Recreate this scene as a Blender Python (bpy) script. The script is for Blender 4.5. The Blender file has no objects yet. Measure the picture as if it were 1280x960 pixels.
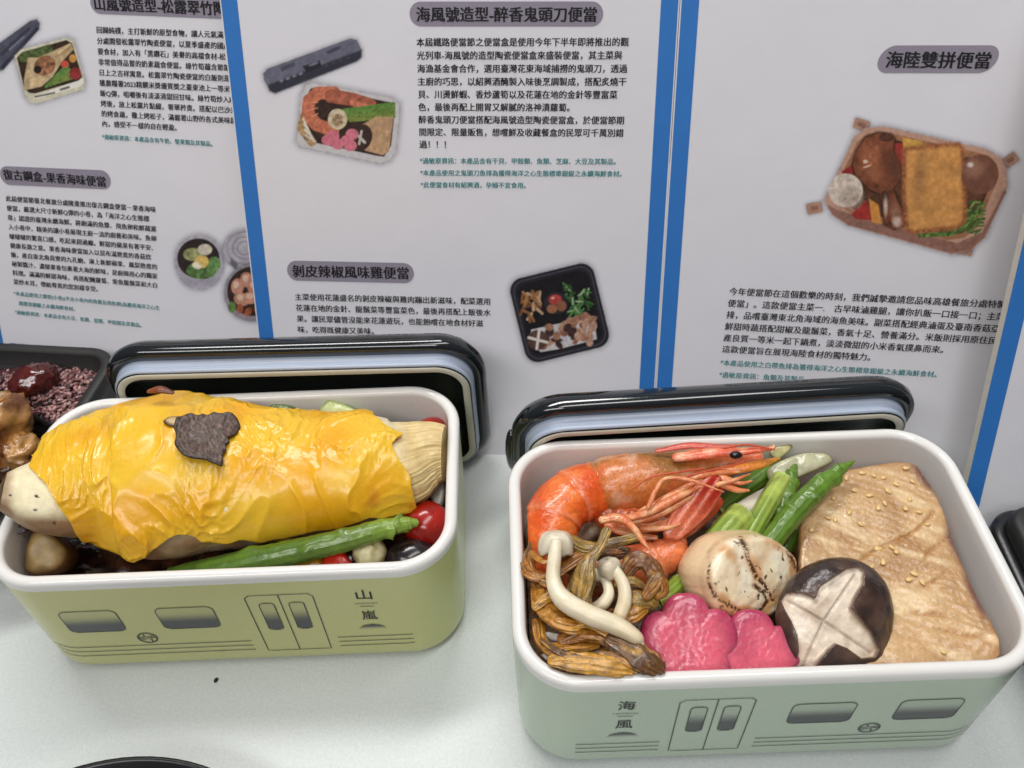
import bpy, math, random
import numpy as np
from mathutils import Vector, Matrix, noise as mnoise
from mathutils.bvhtree import BVHTree
from mathutils.geometry import delaunay_2d_cdt
random.seed(7); rng = np.random.default_rng(7)
scene = bpy.context.scene
col = scene.collection
PI = math.pi

# ------------------------------------------------------------------ camera
FPX, PITCH, ROLL, CAMZ = 1077.1, 0.7752, -0.0394, 0.3644
FW = np.array([0, math.cos(PITCH), -math.sin(PITCH)])
_u = np.array([0, math.sin(PITCH), math.cos(PITCH)]); _x = np.array([1.0, 0, 0])
_c, _s = math.cos(ROLL), math.sin(ROLL)
CX = _c * _x + _s * _u
CU = -_s * _x + _c * _u
CAM = np.array([0, 0, CAMZ])
cam = bpy.data.cameras.new('camera'); camo = bpy.data.objects.new('camera', cam); col.objects.link(camo)
camo.matrix_world = Matrix(((CX[0], CU[0], -FW[0], 0), (CX[1], CU[1], -FW[1], 0), (CX[2], CU[2], -FW[2], CAMZ), (0, 0, 0, 1)))
cam.sensor_width = 36; cam.lens = FPX / 1280 * 36; cam.clip_start = 0.01; cam.clip_end = 50
cam.dof.use_dof = True; cam.dof.focus_distance = 0.36; cam.dof.aperture_fstop = 17
scene.camera = camo
# ------------------------------------------------------------------ light
w = bpy.data.worlds.new('World'); scene.world = w; w.use_nodes = True
_nt = w.node_tree; _bg = _nt.nodes['Background']
_tc = _nt.nodes.new('ShaderNodeTexCoord'); _sx = _nt.nodes.new('ShaderNodeSeparateXYZ'); _rp = _nt.nodes.new('ShaderNodeValToRGB')
_nt.links.new(_tc.outputs['Generated'], _sx.inputs[0]); _nt.links.new(_sx.outputs[2], _rp.inputs[0]); _nt.links.new(_rp.outputs[0], _bg.inputs[0])
_rp.color_ramp.elements[0].position = 0.0; _rp.color_ramp.elements[0].color = (0.30, 0.30, 0.33, 1)
_rp.color_ramp.elements[1].position = 0.85; _rp.color_ramp.elements[1].color = (0.95, 0.97, 1.0, 1)
_bg.inputs[1].default_value = 0.17
def lamp(name, loc, target, sx, sy, power, color):
    l = bpy.data.lights.new(name, 'AREA'); l.shape = 'RECTANGLE'; l.size = sx; l.size_y = sy; l.energy = power; l.color = color
    o = bpy.data.objects.new(name, l); col.objects.link(o); o.location = loc
    d = Vector(target) - Vector(loc); o.rotation_euler = d.to_track_quat('-Z', 'Y').to_euler()
lamp('ceiling_light', (-0.25, 0.88, 1.55), (0, 0.25, 0), 1.1, 0.20, 13.0, (1.0, 0.985, 0.96))
lamp('ceiling_light', (0.25, 0.05, 1.7), (0, 0.25, 0), 1.4, 0.25, 9.0, (1.0, 0.985, 0.96))
lamp('ceiling_light', (-0.55, -0.75, 1.4), (0, 0.3, 0.05), 1.2, 0.3, 9.5, (1.0, 0.98, 0.97))
scene.view_settings.view_transform = 'Standard'; scene.view_settings.look = 'None'
scene.view_settings.exposure = 0.17; scene.view_settings.gamma = 1; scene.view_settings.use_curve_mapping = False

# ------------------------------------------------------------------ helpers
def at(px, py, z=0.0):
    d = FW + CX * (px - 640) / FPX - CU * (py - 480) / FPX
    return CAM + d * ((z - CAMZ) / d[2])
def onplane(px, py, P0, n):
    d = FW + CX * (px - 640) / FPX - CU * (py - 480) / FPX
    return CAM + d * (((P0 - CAM) @ n) / (d @ n))
def proj(P):
    d = np.asarray(P, float) - CAM; z = d @ FW
    return np.stack([640 + FPX * (d @ CX) / z, 480 - FPX * (d @ CU) / z], -1)
def mm(P):   # metres covered by one photo pixel at P
    return float((np.asarray(P) - CAM) @ FW) / FPX
def unit(v):
    v = np.asarray(v, float); return v / np.linalg.norm(v)
def srgb(r, g, b):
    f = lambda c: (c / 255 / 12.92) if c / 255 <= 0.04045 else ((c / 255 + 0.055) / 1.055) ** 2.4
    return np.array([f(r), f(g), f(b)])
def nz(p, s=1.0, off=0.0):
    return mnoise.noise(Vector((p[0] * s + off, p[1] * s + off * 1.7, p[2] * s - off)))
def fbm(p, s, o=3, off=0.0):
    return mnoise.fractal(Vector((p[0] * s + off, p[1] * s - off, p[2] * s + off)), 1.0, 2.0, o)
def sm(a, b, x):
    t = np.clip((x - a) / (b - a), 0, 1); return t * t * (3 - 2 * t)
def mix(a, b, t):
    return np.asarray(a) * (1 - t) + np.asarray(b) * t
def inpoly(pts, poly):
    pts = np.asarray(pts, float); poly = np.asarray(poly, float)
    x, y = pts[..., 0], pts[..., 1]; r = np.zeros(x.shape, bool)
    for i in range(len(poly)):
        x1, y1 = poly[i - 1]; x2, y2 = poly[i]
        c = (y1 > y) != (y2 > y)
        with np.errstate(divide='ignore', invalid='ignore'):
            r ^= c & (x < (x2 - x1) * (y - y1) / (y2 - y1 + 1e-12) + x1)
    return r
def polydist(pts, poly, closed=True):
    pts = np.asarray(pts, float); d = np.full(pts.shape[:-1], 1e9)
    n = len(poly)
    for i in range(0 if closed else 1, n):
        a = np.asarray(poly[i - 1], float); b = np.asarray(poly[i], float); e = b - a
        t = np.clip(((pts - a) @ e) / (e @ e + 1e-12), 0, 1)
        d = np.minimum(d, np.linalg.norm(pts - a - t[..., None] * e, axis=-1))
    return d

def tag(o, label, cat, group=None, kind=None):
    o['label'] = label
    if kind: o['kind'] = kind
    o['category'] = cat
    if group: o['group'] = group
    return o
def empty(name, loc):
    o = bpy.data.objects.new(name, None); col.objects.link(o); o.location = tuple(loc); o.empty_display_size = 0.02
    return o
def mesh(name, V, F, mat, parent=None, smooth=True, cols=None, base=None):
    """world-space vertices; the object's origin goes to its base (or its parent's origin)"""
    V = np.asarray(V, float)
    if parent is not None:
        p = parent; org = np.zeros(3)
        while p is not None:
            org += np.array(p.location); p = p.parent
        loc = np.zeros(3)
    else:
        org = np.array([(V[:, 0].min() + V[:, 0].max()) / 2, (V[:, 1].min() + V[:, 1].max()) / 2, V[:, 2].min()]) if base is None else np.asarray(base)
        loc = org
    me = bpy.data.meshes.new(name)
    me.from_pydata((V - org).tolist(), [], [tuple(int(i) for i in f) for f in F])
    if cols is not None:
        a = me.color_attributes.new('Col', 'FLOAT_COLOR', 'POINT')
        c = np.ones((len(V), 4), np.float32); c[:, :3] = cols
        a.data.foreach_set('color', c.ravel())
    if smooth:
        me.polygons.foreach_set('use_smooth', [True] * len(me.polygons))
    me.materials.append(mat); me.update()
    o = bpy.data.objects.new(name, me); col.objects.link(o); o.location = tuple(loc)
    if parent is not None: o.parent = parent
    return o
def gridF(nu, nv, cu=False, cv=False, off=0):
    F = []
    for i in range(nu if cu else nu - 1):
        for j in range(nv if cv else nv - 1):
            a = i * nv + j; b = ((i + 1) % nu) * nv + j; c = ((i + 1) % nu) * nv + (j + 1) % nv; d = i * nv + (j + 1) % nv
            F.append((a + off, b + off, c + off, d + off))
    return F
def join(parts):
    V, F, C = [], [], []; o = 0
    for p in parts:
        V.append(p[0]); F += [tuple(i + o for i in f) for f in p[1]]; o += len(p[0])
        if len(p) > 2 and p[2] is not None: C.append(p[2])
    return np.concatenate(V), F, (np.concatenate(C) if C else None)
def spline(P, n):
    P = np.asarray(P, float); m = len(P)
    Q = np.concatenate([[2 * P[0] - P[1]], P, [2 * P[-1] - P[-2]]])
    t = np.linspace(0, m - 1 - 1e-9, n); k = t.astype(int); u = (t - k)[:, None]
    a, b, c, d = Q[k], Q[k + 1], Q[k + 2], Q[k + 3]
    return 0.5 * (2 * b + (c - a) * u + (2 * a - 5 * b + 4 * c - d) * u ** 2 + (3 * b - a - 3 * c + d) * u ** 3)
def tube(path, rad, n=24, m=14, flat=1.0, twist=0.0, up=(0, 0, 1), disp=None, colf=None, caps=(True, True), roundcap=(True, True)):
    """path: 3-D points, rad: radius per point, flat: thickness factor along `up`; disp(u, v, p)->dr factor; colf(u, v, p)->rgb"""
    P = spline(path, n); R = np.maximum(spline(np.asarray(rad, float)[:, None], n)[:, 0], 1e-5)
    if np.ndim(flat): FL = spline(np.asarray(flat, float)[:, None], n)[:, 0]
    else: FL = np.full(n, flat)
    T = np.gradient(P, axis=0); T /= np.linalg.norm(T, axis=1)[:, None] + 1e-12
    upv = np.asarray(up, float); S0 = None
    rings = []; us = []
    frames = []
    for i in range(n):
        if S0 is None:
            S = np.cross(T[i], upv)
            if np.linalg.norm(S) < 1e-3: S = np.cross(T[i], [1, 0, 0])
        else:
            S = S0 - T[i] * (S0 @ T[i])
        S = unit(S); S0 = S; N = np.cross(S, T[i]); frames.append((S, N))
    def ring(i, scale, shift, u):
        S, N = frames[i]; tw = twist * u; out = []
        for j in range(m):
            v = 2 * PI * j / m
            ca, sa = math.cos(v), math.sin(v) * FL[i]
            d = S * (ca * math.cos(tw) - sa * math.sin(tw)) + N * (ca * math.sin(tw) + sa * math.cos(tw))
            p = P[i] + T[i] * shift + d * R[i] * scale
            if disp: p = p + d * R[i] * scale * disp(u, v, p)
            out.append(p)
        return out
    if roundcap[0]:
        for a in (0.25, 0.6, 0.88):
            rings.append(ring(0, math.sin(a * PI / 2), -R[0] * math.cos(a * PI / 2) * 0.7, 0)); us.append(0)
    for i in range(n):
        rings.append(ring(i, 1, 0, i / (n - 1))); us.append(i / (n - 1))
    if roundcap[1]:
        for a in (0.88, 0.6, 0.25):
            rings.append(ring(n - 1, math.sin(a * PI / 2), R[-1] * math.cos(a * PI / 2) * 0.7, 1)); us.append(1)
    V = np.array(rings).reshape(-1, 3); k = len(rings)
    F = gridF(k, m, cv=True)
    F.append(tuple(range(m - 1, -1, -1))); F.append(tuple((k - 1) * m + j for j in range(m)))
    C = None
    if colf:
        C = np.array([colf(us[i // m], 2 * PI * (i % m) / m, V[i]) for i in range(len(V))])
    return V, F, C
def blob(c, ax, n=28, m=20, disp=None, colf=None, e=1.0):
    """ellipsoid with axes ax (3 vectors), displaced"""
    c = np.asarray(c, float); A = np.asarray(ax, float); V = []
    for i in range(n + 1):
        th = PI * i / n
        for j in range(m):
            ph = 2 * PI * j / m
            d = np.array([math.sin(th) * math.cos(ph), math.sin(th) * math.sin(ph), math.cos(th)])
            if e != 1.0: d = np.sign(d) * np.abs(d) ** e
            k = 1 + (disp(d) if disp else 0)
            V.append(c + (d * k) @ A)
    V = np.array(V); F = gridF(n + 1, m, cv=True)
    C = np.array([colf(p) for p in V]) if colf else None
    return V, F, C
def pillow(outline, c, ux, uy, un, top, bot, n_out=96, rings=14, pw=2.5, disp=None, colf=None, wob=0.0, smooth_out=True):
    """solid grown from an outline (2-D, metres, in the ux/uy plane): bulges by `top` along un and `bot` against it"""
    O = np.asarray(outline, float)
    if smooth_out:
        Q = np.concatenate([O[-2:], O, O[:3]]); t = np.linspace(0, len(O), n_out, endpoint=False); k = t.astype(int); u = (t - k)[:, None]
        a, b, cc, d = Q[k + 1], Q[k + 2], Q[k + 3], Q[k + 4]
        O = 0.5 * (2 * b + (cc - a) * u + (2 * a - 5 * b + 4 * cc - d) * u ** 2 + (3 * b - a - 3 * cc + d) * u ** 3)
    n_out = len(O); g = O.mean(0)
    V = []; info = []
    ts = np.linspace(0, 1, rings + 1)[1:] ** 0.75
    def add(t, side):
        for o in O:
            q = g + (o - g) * t
            hgt = (max(0.0, 1 - t ** pw)) ** (1 / pw)
            p = c + ux * q[0] + uy * q[1] + un * (top * hgt if side > 0 else -bot * hgt)
            if disp: p = p + un * disp(q, t, side)
            V.append(p); info.append((q, t, side))
    V.append(c + ux * g[0] + uy * g[1] + un * top + (un * disp(g, 0, 1) if disp else 0)); info.append((g, 0, 1))
    for t in ts: add(t, 1)
    for t in ts[::-1][1:]: add(t, -1)
    V.append(c + ux * g[0] + uy * g[1] - un * bot); info.append((g, 0, -1))
    F = []; k = len(ts) * 2 - 1
    for j in range(n_out): F.append((0, 1 + j, 1 + (j + 1) % n_out))
    for r in range(k - 1):
        for j in range(n_out):
            a = 1 + r * n_out + j; b = 1 + r * n_out + (j + 1) % n_out
            F.append((a, a + n_out, b + n_out, b))
    L = len(V) - 1
    for j in range(n_out): F.append((1 + (k - 1) * n_out + (j + 1) % n_out, 1 + (k - 1) * n_out + j, L))
    V = np.array(V)
    C = np.array([colf(V[i], *info[i]) for i in range(len(V))]) if colf else None
    return V, F, C
def px_outline(pts, c, ux, uy, un):
    out = []
    for p in pts:
        q = onplane(p[0], p[1], np.asarray(c), np.asarray(un)) - c
        out.append((q @ ux, q @ uy))
    return np.array(out)
def frame(n):
    """basis (right, up-in-plane, normal) of a plane with normal n"""
    n = unit(n); a = unit(np.cross(np.array([0, 1.0, 0]), n)) if abs(n[1]) < 0.95 else np.array([1.0, 0, 0])
    a = a if a[0] > 0 else -a
    b = np.cross(n, a); return a, b, n
TOCAM = -FW
# ------------------------------------------------------------------ materials
def mat(name, rgb=None, rough=0.5, attr=False, nscale=0, namp=0.0, bump=0.0, bscale=200, sss=0.0, coat=0.0, spec=0.5, stretch=None, bdet=4, trans=0.0, sssr=(0.004, 0.002, 0.001), rvar=0.0):
    m = bpy.data.materials.new(name); m.use_nodes = True; nt = m.node_tree; N = nt.nodes; L = nt.links
    b = N['Principled BSDF']; b.inputs['Roughness'].default_value = rough; b.inputs['Specular IOR Level'].default_value = spec
    tc = N.new('ShaderNodeTexCoord'); mp = N.new('ShaderNodeMapping'); L.new(tc.outputs['Object'], mp.inputs[0])
    if stretch: mp.inputs['Scale'].default_value = stretch
    src = None
    if attr:
        a = N.new('ShaderNodeAttribute'); a.attribute_name = 'Col'; src = a.outputs['Color']
    else:
        r = N.new('ShaderNodeRGB'); r.outputs[0].default_value = (*rgb, 1); src = r.outputs[0]
    if namp > 0:
        t = N.new('ShaderNodeTexNoise'); t.inputs['Scale'].default_value = nscale; t.inputs['Detail'].default_value = 5; t.inputs['Roughness'].default_value = 0.65
        L.new(mp.outputs[0], t.inputs['Vector'])
        mr = N.new('ShaderNodeMapRange'); mr.inputs['From Min'].default_value = 0.25; mr.inputs['From Max'].default_value = 0.75
        mr.inputs['To Min'].default_value = 1 - namp; mr.inputs['To Max'].default_value = 1 + namp
        L.new(t.outputs[0], mr.inputs['Value'])
        mx = N.new('ShaderNodeVectorMath'); mx.operation = 'SCALE'; L.new(src, mx.inputs[0]); L.new(mr.outputs[0], mx.inputs['Scale']); src = mx.outputs[0]
        if rvar > 0:
            rr = N.new('ShaderNodeMapRange'); rr.inputs['To Min'].default_value = max(0.02, rough - rvar); rr.inputs['To Max'].default_value = rough + rvar
            L.new(t.outputs[0], rr.inputs['Value']); L.new(rr.outputs[0], b.inputs['Roughness'])
    L.new(src, b.inputs['Base Color'])
    if bump > 0:
        t2 = N.new('ShaderNodeTexNoise'); t2.inputs['Scale'].default_value = bscale; t2.inputs['Detail'].default_value = bdet
        L.new(mp.outputs[0], t2.inputs['Vector'])
        bm = N.new('ShaderNodeBump'); bm.inputs['Strength'].default_value = bump; bm.inputs['Distance'].default_value = 0.001
        L.new(t2.outputs[0], bm.inputs['Height']); L.new(bm.outputs[0], b.inputs['Normal'])
    if sss > 0:
        b.inputs['Subsurface Weight'].default_value = sss; b.inputs['Subsurface Radius'].default_value = sssr; b.inputs['Subsurface Scale'].default_value = 1.0
    if coat > 0:
        b.inputs['Coat Weight'].default_value = coat; b.inputs['Coat Roughness'].default_value = 0.08
    if trans > 0: b.inputs['Transmission Weight'].default_value = trans
    return m
M = {}
M['table'] = mat('table_laminate', srgb(206, 211, 210), 0.30, nscale=700, namp=0.09, bump=0.14, bscale=1300, spec=0.4)
M['paper'] = mat('poster_paper', (0.80, 0.79, 0.84), 0.62, nscale=14, namp=0.02, bump=0.25, bscale=60, bdet=6, spec=0.25)
M['foam'] = mat('foam_board_edge', srgb(214, 208, 196), 0.8, nscale=200, namp=0.05)
M['print'] = mat('printed_picture', None, 0.62, attr=True, nscale=14, namp=0.02, bump=0.25, bscale=60, bdet=6, spec=0.25)
M['ink'] = mat('black_ink', (0.022, 0.02, 0.024), 0.6, spec=0.2)
M['teal'] = mat('teal_ink', srgb(62, 138, 140), 0.6, spec=0.2)
M['blue'] = mat('blue_ink', srgb(52, 122, 200), 0.55, nscale=60, namp=0.05, spec=0.3)
M['indigo'] = mat('indigo_ink', srgb(58, 58, 150), 0.6, spec=0.2)
M['grey'] = mat('grey_ink', srgb(150, 143, 158), 0.6, nscale=500, namp=0.04, spec=0.2)
M['white'] = mat('white_glaze', srgb(232, 230, 226), 0.09, nscale=30, namp=0.015, bump=0.02, bscale=60, spec=0.5)
M['olive'] = mat('olive_glaze', srgb(202, 202, 134), 0.2, nscale=1600, namp=0.07, bump=0.02, bscale=500, spec=0.5)
M['sage'] = mat('sage_glaze', srgb(188, 204, 182), 0.2, nscale=1600, namp=0.07, bump=0.02, bscale=500, spec=0.5)
M['decal'] = mat('printed_transfer', None, 0.22, attr=True)
M['decal_ink'] = mat('transfer_ink', srgb(58, 62, 58), 0.25)
M['lid'] = mat('lid_glaze', srgb(22, 27, 30), 0.10, nscale=40, namp=0.2, bump=0.03, bscale=90, spec=0.6, coat=0.4)
M['lid_in'] = mat('lid_inner_glaze', srgb(30, 34, 33), 0.22, nscale=60, namp=0.2)
M['cream'] = mat('unglazed_cream', srgb(205, 202, 186), 0.5, nscale=120, namp=0.06)
M['gasket'] = mat('silicone_gasket', srgb(172, 183, 202), 0.3, nscale=80, namp=0.03, sss=0.15)
M['plastic'] = mat('black_plastic', srgb(24, 24, 26), 0.28, nscale=90, namp=0.15, bump=0.05, bscale=500)
M['plastic_matte'] = mat('black_plastic_matte', srgb(34, 33, 33), 0.5, nscale=300, namp=0.15, bump=0.12, bscale=900)
M['cheese'] = mat('melted_cheese', None, 0.29, attr=True, nscale=70, namp=0.08, bump=0.22, bscale=260, sss=0.35, sssr=(0.006, 0.003, 0.0008), spec=0.5, coat=0.12, rvar=0.08)
M['bamboo'] = mat('bamboo_flesh', None, 0.42, attr=True, nscale=220, namp=0.14, bump=0.35, bscale=350, sss=0.15)
M['food'] = mat('moist_food', None, 0.33, attr=True, nscale=260, namp=0.16, bump=0.3, bscale=420, sss=0.12)
M['wet'] = mat('wet_food', None, 0.16, attr=True, nscale=200, namp=0.12, bump=0.16, bscale=300, sss=0.15, coat=0.3)
M['veg'] = mat('green_stalk', None, 0.3, attr=True, nscale=320, namp=0.16, bump=0.22, bscale=500, sss=0.15, coat=0.25)
M['skin'] = mat('smooth_skin', None, 0.22, attr=True, nscale=60, namp=0.12, coat=0.2)
M['shell'] = mat('shrimp_shell', None, 0.22, attr=True, nscale=520, namp=0.30, bump=0.4, bscale=520, sss=0.25, sssr=(0.006, 0.002, 0.001), coat=0.25)
M['fish'] = mat('roast_fish', None, 0.24, attr=True, nscale=420, namp=0.16, bump=0.5, bscale=600, sss=0.15, coat=0.3, bdet=7, rvar=0.12)
M['radish'] = mat('pickled_radish', None, 0.22, attr=True, nscale=420, namp=0.16, bump=0.22, bscale=700, sss=0.6, sssr=(0.008, 0.003, 0.004), coat=0.3)
M['mushroom'] = mat('white_mushroom', None, 0.3, attr=True, nscale=180, namp=0.07, bump=0.15, bscale=300, sss=0.25)
M['lily'] = mat('lily_bud', None, 0.33, attr=True, nscale=420, namp=0.45, bump=0.7, bscale=480, coat=0.3, rvar=0.1)
M['scallop'] = mat('scallop_flesh', None, 0.25, attr=True, nscale=500, namp=0.06, bump=0.25, bscale=600, sss=0.35, coat=0.2)
M['cap'] = mat('shiitake_skin', None, 0.26, attr=True, nscale=240, namp=0.25, bump=0.55, bscale=280, coat=0.15)
M['truffle'] = mat('truffle_flesh', None, 0.42, attr=True, nscale=400, namp=0.4, bump=0.6, bscale=600)
M['rice'] = mat('purple_rice_grain', None, 0.28, attr=True, nscale=300, namp=0.15, sss=0.2)
M['jujube'] = mat('jujube_skin', None, 0.13, attr=True, nscale=200, namp=0.3, bump=0.5, bscale=160, coat=0.5)
M['chicken'] = mat('roast_skin', None, 0.24, attr=True, nscale=260, namp=0.3, bump=0.6, bscale=200, sss=0.1, coat=0.4)
M['sesame'] = mat('sesame_seed_hull', srgb(228, 192, 130), 0.35, nscale=300, namp=0.1)
M['crumb'] = mat('dark_crumb', srgb(26, 20, 20), 0.6)

# ------------------------------------------------------------------ table
def boxmesh(x0, x1, y0, y1, z0, z1):
    V = [(x0, y0, z0), (x1, y0, z0), (x1, y1, z0), (x0, y1, z0), (x0, y0, z1), (x1, y0, z1), (x1, y1, z1), (x0, y1, z1)]
    F = [(3, 2, 1, 0), (4, 5, 6, 7), (0, 1, 5, 4), (1, 2, 6, 5), (2, 3, 7, 6), (3, 0, 4, 7)]
    return np.array(V, float), F
V, F = boxmesh(-0.9, 0.9, -0.12, 0.62, -0.03, 0.0)
t = mesh('table', V, F, M['table'], smooth=False)
tag(t, 'white speckled laminate table top under the lunch boxes', 'table', kind='structure')

# ------------------------------------------------------------------ posters
PAPER = np.array([0.80, 0.79, 0.84])
class Plane:
    def __init__(s, P0, b, lean):
        s.P0 = np.asarray(P0, float); s.hx = unit([1, b, 0]); back = np.array([-s.hx[1], s.hx[0], 0]); l = math.radians(lean)
        s.up = np.array([0, 0, 1]) * math.cos(l) + back * math.sin(l); s.n = np.cross(s.hx, s.up)
        s.th = 0.003
    def uv(s, px, py):
        e = onplane(px, py, s.P0, s.n) - s.P0; return np.array([e @ s.hx, e @ s.up])
    def pt(s, u, v, w=0.0):
        return s.P0 + s.hx * u + s.up * v + s.n * w
def board(pl, u0, u1, v1, name, label, border=True, th=0.003, bw=0.0078, rim=0.0):
    root = empty(name, pl.pt((u0 + u1) / 2, 0)); tag(root, label, 'poster', 'lunch box posters leaning in a row')
    # board: front sheet with slight waviness, back and edges
    nu, nv = 36, 44; V = []
    for i in range(nu):
        for j in range(nv):
            u = u0 + (u1 - u0) * i / (nu - 1); v = v1 * j / (nv - 1); V.append(pl.pt(u, v, 0))
    n0 = len(V); V2 = [pl.pt(u, v, -th) for u, v in ((u0, 0), (u1, 0), (u1, v1), (u0, v1))]
    F = gridF(nu, nv)
    mesh('sheet', V, F, M['paper'], root, smooth=True)
    e = [pl.pt(u, v, 0) - pl.n * 0.0001 for u, v in ((u0, 0), (u1, 0), (u1, v1), (u0, v1))]
    mesh('backing_board', e + V2, [(0, 1, 5, 4), (1, 2, 6, 5), (2, 3, 7, 6), (3, 0, 4, 7), (7, 6, 5, 4)], M['foam'], root, smooth=False)
    if border:
        V = []; F = []
        a0, a1, b0, b1 = u0 + rim, u1 - rim, rim, v1 - rim
        for (x0, x1, y0, y1) in ((a0, a0 + bw, b0, b1), (a1 - bw, a1, b0, b1), (a0 + bw, a1 - bw, b1 - bw, b1)):
            k = len(V); V += [pl.pt(x0, y0, 0.00015), pl.pt(x1, y0, 0.00015), pl.pt(x1, y1, 0.00015), pl.pt(x0, y1, 0.00015)]; F.append((k, k + 1, k + 2, k + 3))
        mesh('blue_border', V, F, M['blue'], root, smooth=False)
    return root
_gl = {}
def outline_of(text):
    cu = bpy.data.curves.new('txt', 'FONT'); cu.body = text; cu.size = 1; cu.resolution_u = 3; cu.fill_mode = 'NONE'
    o = bpy.data.objects.new('txt', cu); col.objects.link(o)
    bpy.context.view_layer.update()
    me = bpy.data.meshes.new_from_object(o.evaluated_get(bpy.context.evaluated_depsgraph_get()))
    V = [Vector(v.co[:2]) for v in me.vertices]; E = [tuple(e.vertices) for e in me.edges]
    bpy.data.objects.remove(o); bpy.data.curves.remove(cu); bpy.data.meshes.remove(me)
    return V, E
def glyphs(text, offset=0.0, res=2):
    """flat lettering; `offset` thickens the strokes sideways"""
    if text in _gl: V, F = _gl[text]
    else:
        V0, E0 = outline_of(text); E = np.array(E0); P = np.array([v[:] for v in V0])
        A, B = P[E[:, 0]], P[E[:, 1]]
        vs, es, fs, _, _, _ = delaunay_2d_cdt(V0, E0, [], 0, 1e-6)
        V = np.array([v[:] for v in vs]); cen = np.array([V[list(f)].mean(0) for f in fs]); F = []
        wn = np.zeros(len(cen), int)
        for k0 in range(0, len(cen), 2000):
            c = cen[k0:k0 + 2000]; y = c[:, 1][:, None]; up = (A[:, 1] <= y) & (B[:, 1] > y); dn = (A[:, 1] > y) & (B[:, 1] <= y)
            cr = (B[:, 0] - A[:, 0]) * (y - A[:, 1]) - (c[:, 0][:, None] - A[:, 0]) * (B[:, 1] - A[:, 1])
            wn[k0:k0 + 2000] = (up & (cr > 0)).sum(1) - (dn & (cr < 0)).sum(1)
        F = [tuple(f) for f, q in zip(fs, wn) if q != 0]
        V = np.concatenate([V, np.zeros((len(V), 1))], 1); _gl[text] = (V, F)
    if offset > 0:
        d = np.array([[-offset, 0, 0], [offset, 0, 1e-3], [0, offset * 0.6, 2e-3]]); n = len(V)
        return np.concatenate([V + q for q in d]), [tuple(i + n * k for i in f) for k in range(3) for f in F]
    return V, F
def text_block(pl, root, name, lines, p0, p1, q0, m, offset=0.012, ends=None, w=0.0003, ref=0):
    """p0/p1: photo pixels of the left/right end of line `ref`'s middle; q0: left end of the last line's middle"""
    a = pl.uv(*p0); b = pl.uv(*p1); e1 = b - a; width = np.linalg.norm(e1); e1 = e1 / width
    n = len(lines)
    step = (pl.uv(*q0) - a) / (n - 1) if n > 1 else np.zeros(2)
    dn = unit(step) if n > 1 else np.array([e1[1], -e1[0]])
    parts = []
    adv = None
    for k, ln in enumerate(lines):
        V, F = glyphs(ln, offset)
        if not len(V): continue
        wd = V[:, 0].max() - V[:, 0].min()
        if k == ref or adv is None:
            ln0 = lines[ref]; Vr, _ = glyphs(ln0, offset); scale = width / (Vr[:, 0].max() - Vr[:, 0].min()); adv = scale
        x = V[:, 0] * adv; y = (V[:, 1] - 0.36) * adv
        P = a + step * k + x[:, None] * e1 + y[:, None] * (-dn)
        parts.append((np.array([pl.pt(q[0], q[1], w + dz * 0.02) for q, dz in zip(P, V[:, 2])]), F))
    V, F, _ = join(parts)
    return mesh(name, V, F, m, root, smooth=False)
def pill(pl, root, x0, y0, x1, y1, hpx, w=0.00018, slant=0.0):
    """grey rounded heading plate: centre-line ends in photo pixels and its height in pixels"""
    a = pl.uv(x0, y0); b = pl.uv(x1, y1); r = np.linalg.norm(pl.uv((x0 + x1) / 2, (y0 + y1) / 2 - hpx / 2) - pl.uv((x0 + x1) / 2, (y0 + y1) / 2 + hpx / 2)) / 2
    e = unit(b - a); dn = np.array([e[1], -e[0]]); P = []
    for k in range(17):
        t = PI / 2 + PI * k / 16; P.append(a + e * r + (e * math.cos(t) - dn * math.sin(t)) * r)
    for k in range(17):
        t = -PI / 2 + PI * k / 16; P.append(b - e * r + (e * math.cos(t) - dn * math.sin(t)) * r)
    g = (a + b) / 2
    P = [np.array([q[0] + slant * ((q - g) @ -dn), q[1]]) for q in P]
    return mesh('heading_plate', [pl.pt(q[0], q[1], w) for q in P], [tuple(range(len(P)))], M['grey'], root, smooth=False)

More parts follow.
